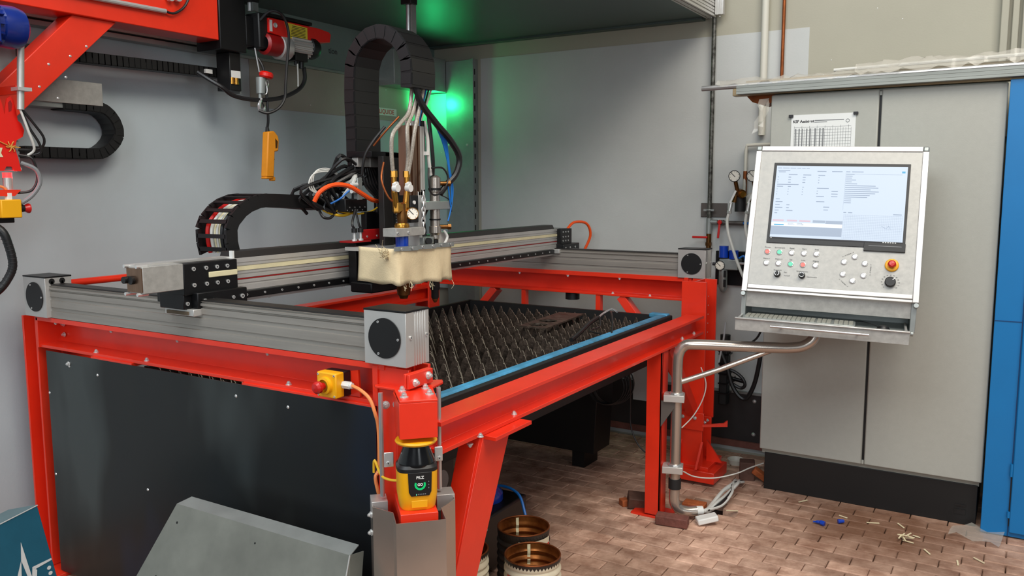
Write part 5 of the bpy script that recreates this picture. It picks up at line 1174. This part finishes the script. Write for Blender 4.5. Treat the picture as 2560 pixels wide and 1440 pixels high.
for t, x, y, a in ((c1, -1.478, 2.572, -70), (c3, -1.735, 2.475, -60)):
    n = 7
    for k, s in enumerate('PREMIUM' if t is c1 else 'SOLVENT'):
        an = math.radians(a+5.5*(k-3)); q = V((math.cos(an), math.sin(an), 0))
        text(s, .022, 'print_lettering', 'ink_grey', t, (x+.1105*q.x, y+.1105*q.y, .235), (-q.y, q.x, 0), Z)
# power unit under the table
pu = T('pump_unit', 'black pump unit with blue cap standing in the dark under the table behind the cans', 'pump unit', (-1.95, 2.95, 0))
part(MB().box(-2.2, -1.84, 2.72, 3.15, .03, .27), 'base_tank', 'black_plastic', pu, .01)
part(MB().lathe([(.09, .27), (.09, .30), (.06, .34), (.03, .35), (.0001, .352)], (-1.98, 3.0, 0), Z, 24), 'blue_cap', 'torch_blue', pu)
part(MB().box(-2.01, -1.95, 2.97, 3.03, .35, .43), 'label_block', 'white_plastic', pu, .003)
part(MB().tube([(-1.98, 2.95, .31), (-1.90, 3.0, .345), (-1.80, 3.0, .33), (-1.74, 2.96, .27), (-1.70, 2.93, .18)], .006), 'blue_tube', 'hose_blue', pu)
for k in range(8): part(MB().cyl((-1.95+.03*(k % 4), 2.76+.05*(k//4), .27), (-1.95+.03*(k % 4), 2.76+.05*(k//4), .285), .008, n=6), 'nut', 'zinc', pu)
part(MB().bar((-1.93, 2.72, .25), (-1.80, 2.76, .25), .008, .008).box(-1.86, -1.84, 2.70, 2.72, .08, .12), 'rail_clip', 'zinc', pu)
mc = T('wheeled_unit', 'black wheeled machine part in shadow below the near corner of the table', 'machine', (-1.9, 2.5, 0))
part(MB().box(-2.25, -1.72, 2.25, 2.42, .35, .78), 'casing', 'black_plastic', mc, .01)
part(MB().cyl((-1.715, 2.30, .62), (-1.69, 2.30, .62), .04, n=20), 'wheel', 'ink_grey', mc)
part(MB().tube([(-1.72, 2.34, .80), (-1.70, 2.42, .80), (-1.72, 2.5, .74)], .006), 'tube', 'hose_blue', mc)
for k in range(6): inst(SCREW, 'screw', mc, (-1.72, 2.27+.025*k, .74 if k % 2 else .70), X, .5)
cl = T('wire_coil', 'loose coil of black wire hanging in the dark below the far end of the table', 'wire coil', (-1.93, 4.2, .5))
for k in range(6): part(MB().torus((-1.93+.006*k, 4.18+.008*k, .54+.005*(k % 3)), (.3+.04*k, -.9, .1), .10+.006*(k % 3), .004, 28, 6), 'turn', 'cable_black', cl)
hg = T('hanging_cable', 'thin cable hanging in the dark below the far end of the table', 'cable', (-1.75, 4.1, .3))
part(MB().tube([(-1.80, 4.1, .86), (-1.77, 4.12, .7), (-1.765, 4.14, .5), (-1.76, 4.14, .35), (-1.70, 4.12, .25), (-1.60, 4.10, .2)], .004, 6), 'cable', 'cable_black', hg)
dh = T('void_filler', 'added black block filling the dark void below the far end of the cutting bed', 'filler block', (-2.5, 4.4, 0))  # added block, its solid black stands in for the dark void here
part(MB().prism([(-3.3, .68), (-2.02, .68), (-2.05, .10), (-3.25, .10)], (0, 4.28, 0), X, Z, (0, .22, 0)), 'filler_body', 'plinth', dh, .004)
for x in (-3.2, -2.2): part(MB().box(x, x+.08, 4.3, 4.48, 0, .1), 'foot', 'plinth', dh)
wp = one(MB().box(-1.995, -1.90, 4.72, 4.74, .34, .88), 'pale_board', 'wall_grey', 'pale narrow board standing in the dark behind the far end of the table', 'board', (-1.95, 4.73, .3))
rs = T('rear_socket', 'small black cylinder fixed below the far red beam', 'socket', (-2.35, 4.68, .94))
part(MB().cyl((-2.40, 4.68, .945), (-2.40, 4.68, .985), .045, n=20), 'socket_body', 'black_plastic', rs); part(MB().cyl((-2.40, 4.68, .985), (-2.40, 4.68, .993), .04), 'socket_flange', 'black_anod', rs)
# ================================================================== LOWER LEFT
gu = T('leaning_guard', 'grey bent sheet steel guard leaning against the dark side panel', 'sheet guard', (-2.0, 1.72, 0))
A = [V((-2.432, 1.77, .567)), V((-1.640, 1.77, .567)), V((-1.60, 1.55, .02)), V((-2.66, 1.55, .02))]
nn = (A[1]-A[0]).cross(A[3]-A[0]).normalized(); nn = nn if nn.y < 0 else -nn
mb = MB(); mb._add(A+[a-nn*.003 for a in A], [(0,1,2,3),(7,6,5,4),(0,4,5,1),(1,5,6,2),(2,6,7,3),(3,7,4,0)]); part(mb, 'sheet', 'guard_grey', gu)
mb = MB(); bk = [A[0]+V((.015, .05, .012)), A[1]+V((-.01, .05, .012))]; mb._add([A[0], A[1], bk[1], bk[0]]+[p-Z*.003 for p in (A[0], A[1], bk[1], bk[0])], [(0,1,2,3),(7,6,5,4),(0,4,5,1),(1,5,6,2),(2,6,7,3),(3,7,4,0)]); part(mb, 'top_flange', 'galv', gu)
mb = MB(); sd = [A[1], A[2], A[2]+V((.03, .12, 0)), A[1]+V((.0, .06, -.01))]; mb._add(sd+[p+V((-.003, 0, 0)) for p in sd], [(0,1,2,3),(7,6,5,4),(0,4,5,1),(1,5,6,2),(2,6,7,3),(3,7,4,0)]); part(mb, 'side_flange', 'guard_grey', gu)
part(MB().bar(A[1]+nn*.001, A[2]+nn*.001, .004, .003, nn), 'bend_edge', 'alu', gu)
def onsheet(s, t): return A[0].lerp(A[1], s).lerp(A[3].lerp(A[2], s), t)
for (s, t, r) in ((.06, .10, .004), (.10, .42, .006), (.16, .42, .003), (.52, .08, .003), (.5, .35, .002), (.15, .62, .003)):
    p = onsheet(s, t)+nn*.0005; part(MB().cyl(p, p+nn*.0006, r, n=12), 'hole', 'plinth', gu)
# cardboard box, tilted
bxm = T('cardboard_box', 'dark teal cardboard box with a pale star emblem at the lower left edge', 'cardboard box', (-2.95, 1.45, 0))
o = V((-3.006, 1.606, .50)); e1 = V((.355, -.935, 0)).normalized(); dn = V((.052, .02, -.243)).normalized()
bk = e1.cross(dn).normalized(); bk = bk if bk.x < 0 else -bk
P0 = o; P1 = o+e1*.45; Q0 = o+dn*.508; Q1 = P1+dn*.508; D = .125
def face(a, b, cc, d, t=.002):
    w = (b-a).cross(d-a).normalized()*t; return MB()._add([a, b, cc, d, a+w, b+w, cc+w, d+w], [(0,1,2,3),(7,6,5,4),(0,4,5,1),(1,5,6,2),(2,6,7,3),(3,7,4,0)])
part(MB()._add([P0, P1, Q1, Q0, P0+bk*D, P1+bk*D, Q1+bk*D, Q0+bk*D], [(0,1,2,3),(7,6,5,4),(0,4,5,1),(1,5,6,2),(2,6,7,3),(3,7,4,0)]), 'carton', 'box_teal', bxm, .002)
tp_ = [P0-bk*.001, P1-bk*.001, P1+bk*D, P0+bk*D]; up = -dn*.0015
part(MB()._add([p+up for p in tp_]+[p+up*1.8 for p in tp_], [(0,1,2,3),(7,6,5,4),(0,4,5,1),(1,5,6,2),(2,6,7,3),(3,7,4,0)]), 'lid_flap', 'box_grey', bxm)
part(MB().bar(P0-bk*.001, P1-bk*.001, .003, .003), 'lid_edge', 'box_white', bxm)
def bp(a, b): return o+e1*a+dn*b-bk*.0012     # a: from right edge to left, b: down
def poly(pts, name, mat): part(MB()._add([bp(*p) for p in pts]+[bp(*p)-bk*.0008 for p in pts], [tuple(range(len(pts))), tuple(range(len(pts), 2*len(pts)))[::-1]]), name, mat, bxm)
poly([(.114, .093), (.133, .152), (.172, .205), (.150, .205)], 'emblem_blade', 'box_white')
poly([(.114, .093), (.133, .152), (.124, .225), (.108, .225)], 'emblem_blade', 'box_white')
poly([(.005, .201), (.095, .194), (.088, .206), (.005, .208)], 'emblem_blade', 'box_white'); poly([(.095, .194), (.108, .228), (.088, .234), (.079, .212)], 'emblem_blade', 'box_white')
for k in range(2): poly([(.026+.010*math.cos(a), .229+.02*k+.007*math.sin(a)) for a in [i*math.pi/4 for i in range(8)]], 'emblem_dot', 'box_white')
# ================================================================== WALL CRANE AT THE UPPER LEFT
cr = T('wall_crane', 'red jib crane arm with diagonal brace on the left wall', 'jib crane', (-3.52, 1.7, 1.5))
part(MB().box(-3.60, -3.45, 1.30, 2.885, 2.372, 2.62), 'jib_beam', 'red_paint', cr, .004)
part(MB().prism([(2.145, 2.372), (2.345, 2.372), (1.70, 1.755), (1.62, 1.80), (1.62, 1.845)], (-3.58, 0, 0), Y, Z, (.11, 0, 0)), 'brace', 'red_paint', cr, .003)
part(MB().box(-3.60, -3.44, 1.50, 1.735, 1.53, 2.40), 'mast', 'red_paint', cr, .004)
part(MB().box(XW, -3.60, 1.45, 1.70, 1.60, 2.35), 'wall_bracket', 'red_paint', cr, .004)
part(MB().box(-3.59, -3.45, 1.52, 1.725, 1.505, 1.53), 'mast_foot', 'black_plastic', cr, .004)
for (y, z) in ((1.985, 2.06), (2.03, 2.155), (2.10, 2.11), (2.125, 2.20), (2.20, 2.25), (2.06, 2.02)): inst(RIVET, 'weld_nut', cr, (-3.47, y, z), X, 1.0)
part(MB().tube([(-3.435, 1.9, 2.452), (-3.435, 2.25, 2.452), (-3.435, 2.575, 2.456)], .011, 10, 1), 'conduit', 'alu', cr)
part(MB().tube([(-3.435, 2.575, 2.456), (-3.43, 2.62, 2.455), (-3.43, 2.68, 2.50), (-3.43, 2.72, 2.58)], .006), 'conduit_cable', 'cable_black', cr)
part(MB().cyl((-3.44, 2.60, 2.52), (-3.42, 2.60, 2.52), .016).cyl((-3.44, 2.64, 2.53), (-3.42, 2.64, 2.53), .02), 'sensor', 'zinc', cr)
part(MB().box(-3.46, -3.44, 1.60, 1.76, 2.04, 2.17), 'hinge_plate', 'red_paint', cr, .003); part(MB().box(-3.46, -3.435, 1.6, 1.755, 2.02, 2.075), 'hinge_plate', 'red_paint', cr, .003)
for (y, z) in ((1.735, 2.13), (1.735, 2.05)): inst(RIVET, 'bolt', cr, (-3.438, y, z), X, 1.6)
wr = T('wall_rail', 'grey metal guide rail on the left wall behind the crane beam', 'wall rail', (-3.74, 2.5, 2.37))
part(MB().box(-3.775, -3.715, 1.6, 3.22, 2.384, 2.402), 'rail_top', 'galv_spangle', wr, .002); part(MB().box(-3.775, -3.72, 1.6, 3.22, 2.352, 2.376), 'rail_bottom', 'galv', wr, .002); part(MB().box(-3.775, -3.735, 1.6, 3.22, 2.374, 2.386), 'rail_groove', 'plinth', wr)
sd_ = T('silver_duct', 'silver sheet metal duct on the left wall below the crane brace', 'duct', (-3.72, 2.2, 2.0))
part(MB().box(-3.775, -3.66, 1.75, 2.385, 2.022, 2.125), 'duct_body', 'galv_spangle', sd_, .002); part(MB().box(-3.775, -3.67, 1.75, 2.375, 2.002, 2.022), 'duct_lip', 'galv', sd_)
for y in (2.28, 2.33): inst(SCREW, 'screw', sd_, (-3.69, y, 2.002), -Z, .8)
# end block, hoist
eb = T('crane_end_block', 'black end block of the crane beam with brass fittings and white label', 'end block', (-3.5, 3.0, 2.14))
part(MB().box(-3.62, -3.44, 2.885, 3.05, 2.33, 2.60), 'upper_block', 'black_anod', eb, .004); part(MB().box(-3.60, -3.445, 2.90, 3.06, 2.585, 2.615), 'cap', 'black_plastic', eb, .003)
part(MB().box(-3.58, -3.48, 2.97, 3.04, 2.14, 2.33), 'lower_block', 'black_plastic', eb, .003); part(MB().box(-3.56, -3.44, 3.05, 3.14, 2.37, 2.52), 'side_block', 'black_anod', eb, .004)
part(MB().box(-3.48, -3.477, 2.977, 3.035, 2.205, 2.24), 'label', 'white_plastic', eb); part(MB().box(-3.60, -3.50, 3.045, 3.055, 2.13, 2.30), 'steel_plate', 'galv', eb)
for y in (2.985, 3.012): part(MB().cyl((-3.485, y, 2.18), (-3.485, y, 2.205), .012).cyl((-3.485, y, 2.172), (-3.485, y, 2.182), .014), 'brass_fitting', 'brass', eb)
part(MB().box(-3.595, -3.575, 2.90, 2.94, 2.225, 2.245), 'tape', 'white_plastic', eb)
hs = T('electric_hoist', 'red electric rope hoist with yellow label and finned silver motor under the hood', 'hoist', (-3.42, 3.3, 2.33))
part(MB().box(-3.50, -3.40, 3.10, 3.24, 2.36, 2.54), 'gear_case', 'black_plastic', hs, .008); part(MB().box(-3.50, -3.38, 3.14, 3.46, 2.525, 2.542), 'top_plate', 'black_anod', hs, .002)
part(MB().prism([(3.155, 2.52), (3.52, 2.52), (3.595, 2.512), (3.61, 2.50), (3.60, 2.455), (3.42, 2.43), (3.36, 2.425), (3.155, 2.445)], (-3.46, 0, 0), Y, Z, (.075, 0, 0)), 'red_cover', 'red_bright', hs, .003)
part(MB().prism([(3.26, 2.515), (3.425, 2.508), (3.425, 2.437), (3.29, 2.437)], (-3.385, 0, 0), Y, Z, (.0012, 0, 0)), 'yellow_label', 'label_yellow', hs)
mb = MB()
for k in range(8): mb.box(-3.3838, -3.3834, 3.30+.004*k*.5, 3.41, 2.446+.0078*k, 2.449+.0078*k)
part(mb, 'label_print', 'can_dark', hs)
part(MB().lathe([(.013, 0), (.013, .004), (.010, .005), (.010, .003), (.0001, .003)], (-3.385, 3.195, 2.487), X, 18), 'hook_pin', 'zinc', hs)
part(MB().box(-3.386, -3.384, 3.158, 3.175, 2.452, 2.51), 'white_edge', 'white_plastic', hs)
part(MB().lathe([(.040, 3.14), (.055, 3.15), (.055, 3.235), (.045, 3.245)], (-3.42, 0, 2.39), Y, 28), 'drum', 'red_dark', hs)
part(MB().lathe([(.045, 3.235), (.062, 3.24), (.064, 3.30), (.058, 3.31)], (-3.42, 0, 2.385), Y, 28), 'flange', 'alu', hs)
pr_ = []
for i in range(72):
    r_r = .058 if i % 4 < 2 else .051; a = 2*math.pi*i/72; pr_.append((r_r*math.cos(a), r_r*math.sin(a)))
part(MB().prism(pr_, (-3.42, 3.31, 2.405), X, Z, (0, .14, 0)), 'finned_motor', 'alu', hs)
part(MB().lathe([(.050, 3.45), (.060, 3.455), (.060, 3.49), (.050, 3.515), (.0001, 3.52)], (-3.42, 0, 2.41), Y, 28), 'fan_cover', 'black_plastic', hs)
part(MB().box(-3.44, -3.38, 3.33, 3.42, 2.325, 2.372), 'capacitor_box', 'black_plastic', hs, .003); part(MB().cyl((-3.40, 3.39, 2.29), (-3.40, 3.39, 2.33), .014).cyl((-3.40, 3.35, 2.305), (-3.40, 3.35, 2.33), .010), 'gland', 'black_plastic', hs)
part(MB().tube([(-3.40, 3.11, 2.50), (-3.36, 3.13, 2.54), (-3.33, 3.16, 2.545), (-3.32, 3.20, 2.515), (-3.32, 3.226, 2.43), (-3.32, 3.209, 2.307), (-3.32, 3.192, 2.183), (-3.32, 3.183, 2.111), (-3.33, 3.147, 2.057), (-3.35, 3.092, 2.029), (-3.38, 3.06, 2.04)], .0075), 'control_cable', 'cable_black', hs)
part(MB().tube([(-3.50, 2.79, 2.21), (-3.44, 2.815, 2.17), (-3.40, 2.85, 2.138), (-3.40, 2.92, 2.103), (-3.40, 3.061, 2.095), (-3.40, 3.226, 2.119), (-3.40, 3.358, 2.173), (-3.40, 3.41, 2.233), (-3.40, 3.405, 2.30)], .011), 'supply_cable', 'cable_black', hs)
part(MB().tube([(-3.39, 3.35, 2.31), (-3.39, 3.352, 2.25), (-3.39, 3.35, 2.19)], .004), 'ground_wire', 'hose_white', hs)
hk = T('lifting_hook', 'steel hook with red round stop weight hanging from the hoist', 'hook', (-3.39, 3.1, 2.05))
part(MB().cyl((-3.41, 3.10, 2.24), (-3.42, 3.085, 2.36), .004, n=6), 'rope', 'steel', hk)
part(MB().lathe([(.0001, .018), (.028, .018), (.036, .010), (.036, -.006), (.028, -.014), (.0001, -.014)], (-3.38, 3.117, 2.222), (.1, .15, 1), 24), 'stop_weight', 'red_bright', hk)
part(MB().cyl((-3.40, 3.095, 2.13), (-3.40, 3.10, 2.21), .022, .026, n=16).cyl((-3.40, 3.09, 2.10), (-3.40, 3.09, 2.135), .009), 'swivel', 'galv', hk)
part(MB().tube([(-3.39, 3.09, 2.105), (-3.39, 3.082, 2.09), (-3.39, 3.072, 2.07), (-3.39, 3.075, 2.048), (-3.39, 3.092, 2.04), (-3.39, 3.106, 2.052), (-3.39, 3.108, 2.068)], [.006, .008, .009, .009, .008, .006, .004], 8), 'hook', 'steel', hk)
part(MB().bar((-3.39, 3.086, 2.095), (-3.39, 3.106, 2.062), .006, .004), 'latch', 'black_plastic', hk); part(MB().torus((-3.385, 3.125, 2.185), (1, .4, 0), .016, .003, 18, 6), 'ring', 'zinc', hk)
part(MB().tube([(-3.39, 3.10, 2.125), (-3.385, 3.118, 2.13), (-3.382, 3.122, 2.155), (-3.385, 3.118, 2.20)], .003, 6), 'shackle', 'zinc', hk)
pd = T('pendant_control', 'yellow-orange hand control hanging on a black cable from the hoist', 'pendant control', (-3.42, 3.14, 1.7))
part(MB().prism([(-.030, .115), (.012, .122), (.040, .098), (.047, .075), (.044, .02), (.020, .015), (.018, -.12), (-.034, -.12)], (-3.437, 3.150, 1.822), (0, .998, -.05), (0, .08, 1), (.045, 0, 0)), 'grip', 'pendant_orange', pd, .006)
part(MB().prism([(.018, .085), (.036, .070), (.034, .035), (.022, .032)], (-3.3925, 3.150, 1.822), (0, .998, -.05), (0, .08, 1), (.001, 0, 0)), 'grip_slot', 'brass_dark', pd)
part(MB().box(-3.42, -3.40, 3.145, 3.175, 1.683, 1.705).box(-3.435, -3.395, 3.105, 3.155, 1.693, 1.704), 'foot', 'pendant_orange', pd, .004)
for z in (1.817, 1.797): part(MB().cyl((-3.415, 3.165, z), (-3.415, 3.180, z), .008), 'push_button', 'rubber', pd)
part(MB().cyl((-3.415, 3.145, 1.935), (-3.415, 3.143, 1.965), .012, .008), 'cable_boot', 'rubber', pd)
part(MB().tube([(-3.42, 3.104, 2.31), (-3.40, 3.117, 2.262), (-3.40, 3.130, 2.182), (-3.40, 3.136, 2.081), (-3.405, 3.143, 1.999), (-3.415, 3.143, 1.955)], .007), 'cable', 'cable_black', pd)
# blue motor, rabbit plate, boxes on the mast
mo = T('blue_motor', 'blue electric motor at the left edge above the crane brace', 'motor', (-3.27, 1.7, 2.15))
part(MB().lathe([(.068, 1.50), (.068, 1.715), (.075, 1.72), (.078, 1.77), (.070, 1.80), (.045, 1.818), (.0001, 1.822)], (-3.255, 0, 2.24), Y, 36), 'fan_cowl', 'motor_blue', mo)
mb = MB()
for k in range(14):
    a = math.radians(-80+k*26); mb.obox((-3.255+.073*math.cos(a), 1.63, 2.24+.073*math.sin(a)), (math.cos(a), 0, math.sin(a)), (-math.sin(a), 0, math.cos(a)), Y, .008, .002, .08)
part(mb, 'cooling_fins', 'motor_blue', mo); part(MB().box(-3.20, -3.17, 1.55, 1.69, 2.17, 2.27), 'terminal_box', 'motor_blue', mo, .004)
part(MB().box(-3.44, -3.30, 1.58, 1.72, 2.19, 2.29), 'mount', 'red_paint', mo)
cdu = T('steel_conduit', 'vertical silver conduit pipe below the blue motor with cables leaving its end', 'conduit', (-3.28, 1.8, 1.94))
part(MB().cyl((-3.285, 1.80, 1.945), (-3.285, 1.818, 2.19), .0125, n=14), 'pipe', 'alu', cdu); part(MB().box(-3.31, -3.26, 1.783, 1.835, 2.015, 2.028), 'clip', 'zinc', cdu)
part(MB().box(-3.44, -3.29, 1.79, 1.81, 2.005, 2.035), 'clip_arm', 'red_paint', cdu)
for pts, m_ in (([(-3.285, 1.803, 1.95), (-3.28, 1.84, 1.90), (-3.28, 1.88, 1.84), (-3.30, 1.87, 1.80), (-3.32, 1.80, 1.795)], 'cable_black'), ([(-3.285, 1.80, 1.95), (-3.28, 1.825, 1.88), (-3.28, 1.86, 1.82), (-3.29, 1.865, 1.785), (-3.32, 1.82, 1.775), (-3.33, 1.79, 1.78)], 'cable_black'),
                ([(-3.285, 1.798, 1.95), (-3.28, 1.82, 1.87), (-3.29, 1.845, 1.80), (-3.31, 1.83, 1.775)], 'hose_white'), ([(-3.32, 1.80, 1.775), (-3.30, 1.84, 1.76), (-3.30, 1.855, 1.69), (-3.31, 1.835, 1.64), (-3.33, 1.79, 1.63)], 'cable_black'),
                ([(-3.31, 1.80, 1.745), (-3.29, 1.845, 1.72), (-3.29, 1.858, 1.67), (-3.30, 1.83, 1.62), (-3.31, 1.79, 1.59)], 'ink_grey')):
    part(MB().tube(pts, .005 if m_ != 'ink_grey' else .008, 8), 'cable', m_, cdu)
rb = T('rabbit_plate', 'flat red sheet metal rabbit silhouette with a twine bow on the crane mast', 'decoration', (-3.31, 1.75, 1.71))
sil = [(1.60, 1.713), (1.735, 1.713), (1.745, 1.73), (1.765, 1.73), (1.775, 1.713), (1.80, 1.713), (1.792, 1.76), (1.782, 1.80), (1.79, 1.83), (1.815, 1.845), (1.822, 1.87), (1.812, 1.895), (1.80, 1.905), (1.795, 1.95), (1.788, 1.985), (1.778, 1.995), (1.765, 1.985), (1.757, 1.95), (1.752, 1.925), (1.747, 1.96), (1.738, 1.99), (1.728, 1.998), (1.715, 1.98), (1.70, 1.93), (1.68, 1.88), (1.65, 1.83), (1.60, 1.80)]
part(MB().prism(sil, (-3.315, 0, 0), Y, Z, (.006, 0, 0)), 'silhouette', 'red_bright', rb)
part(MB().prism([(1.768, 1.935), (1.778, 1.94), (1.783, 1.965), (1.777, 1.98), (1.768, 1.97)], (-3.3085, 0, 0), Y, Z, (.0008, 0, 0)), 'ear_patch', 'red_dark', rb); part(MB().prism([(1.725, 1.93), (1.735, 1.94), (1.735, 1.968), (1.727, 1.975)], (-3.3085, 0, 0), Y, Z, (.0008, 0, 0)), 'ear_patch', 'red_dark', rb)
mb = MB()
for k in range(6):
    a = k*math.pi/3; mb.tube([(-3.306, 1.767, 1.805), (-3.304, 1.767+.013*math.cos(a+.2), 1.805+.014*math.sin(a+.2)), (-3.306, 1.767+.020*math.cos(a), 1.805+.022*math.sin(a))], .0022, 5, 3)
mb.tube([(-3.306, 1.70, 1.835), (-3.305, 1.735, 1.818), (-3.305, 1.767, 1.805), (-3.305, 1.80, 1.803)], .002, 5, 3)
part(mb, 'twine_bow', 'rope_gold', rb); part(MB().prism([(1.62, 1.765), (1.735, 1.765), (1.728, 1.78), (1.735, 1.80), (1.62, 1.80)], (-3.308, 0, 0), Y, Z, (.001, 0, 0)), 'paper_tag', 'strip_cream', rb)
part(MB().box(-3.36, -3.32, 1.70, 1.805, 1.715, 1.83), 'grey_box', 'ink_grey', rb, .003); part(MB().cyl((-3.33, 1.80, 1.722), (-3.315, 1.80, 1.722), .006), 'hinge_pin', 'zinc', rb)
rl = T('beacon', 'small red glowing beacon with a silver base under the rabbit plate', 'beacon', (-3.34, 1.75, 1.64))
part(MB().cyl((-3.34, 1.762, 1.642), (-3.34, 1.762, 1.688), .017, n=18), 'base', 'alu', rl); part(MB().cyl((-3.34, 1.762, 1.688), (-3.34, 1.762, 1.707), .0165, n=18), 'lens', 'lamp_red', rl)
part(MB().prism([(1.70, 1.642), (1.795, 1.642), (1.77, 1.618), (1.70, 1.618)], (-3.37, 0, 0), Y, Z, (.06, 0, 0)), 'bracket', 'red_paint', rl)
l2 = bpy.data.lights.new('beacon_light', 'POINT'); l2.energy = .35; l2.color = (1, .06, .08); l2.shadow_soft_size = .02
l2o = bpy.data.objects.new('beacon_light', l2); COL.objects.link(l2o); l2o.location = (-3.34, 1.785, 1.70)
e2 = T('emergency_stop', 'yellow emergency stop box with red button at the left edge on the crane mast', 'emergency stop', (-3.30, 1.75, 1.53))
part(MB().box(-3.345, -3.295, 1.708, 1.785, 1.535, 1.605), 'yellow_cover', 'yellow', e2, .004); part(MB().box(-3.37, -3.343, 1.712, 1.78, 1.515, 1.60), 'black_base', 'black_plastic', e2, .003)
part(MB().lathe([(.017, 0), (.013, .02)], (-3.32, 1.785, 1.57), Y, 20), 'collar', 'rubber', e2); part(MB().lathe([(.012, .010), (.013, .024), (.019, .034), (.019, .040), (.0001, .043)], (-3.32, 1.785, 1.57), Y, 24), 'button', 'red_plastic', e2)
part(MB().cyl((-3.32, 1.75, 1.605), (-3.32, 1.75, 1.63), .014, n=6), 'gland', 'white_plastic', e2)
part(MB().tube([(-3.32, 1.75, 1.63), (-3.32, 1.735, 1.65), (-3.32, 1.70, 1.658), (-3.33, 1.66, 1.655)], .005), 'cable', 'orange_soft', e2)
bh = T('black_hose', 'thick black ribbed hose bowing down at the left edge in front of the wall', 'hose', (-3.3, 1.72, 1.3))
part(MB().tube([(-3.36, 1.66, 1.53), (-3.30, 1.703, 1.49), (-3.29, 1.722, 1.43), (-3.29, 1.732, 1.36), (-3.30, 1.719, 1.31), (-3.32, 1.683, 1.257), (-3.36, 1.62, 1.22)], .0155, 12), 'hose', 'cable_black', bh)
mb = MB()
P = spline([(-3.30, 1.703, 1.49), (-3.29, 1.722, 1.43), (-3.29, 1.732, 1.36), (-3.30, 1.719, 1.31), (-3.32, 1.683, 1.257)], 9)
for i in range(1, len(P)-1, 2): mb.torus(P[i], (P[i+1]-P[i-1]).normalized(), .0155, .0012, 14, 5)
part(mb, 'ribs', 'rubber', bh)
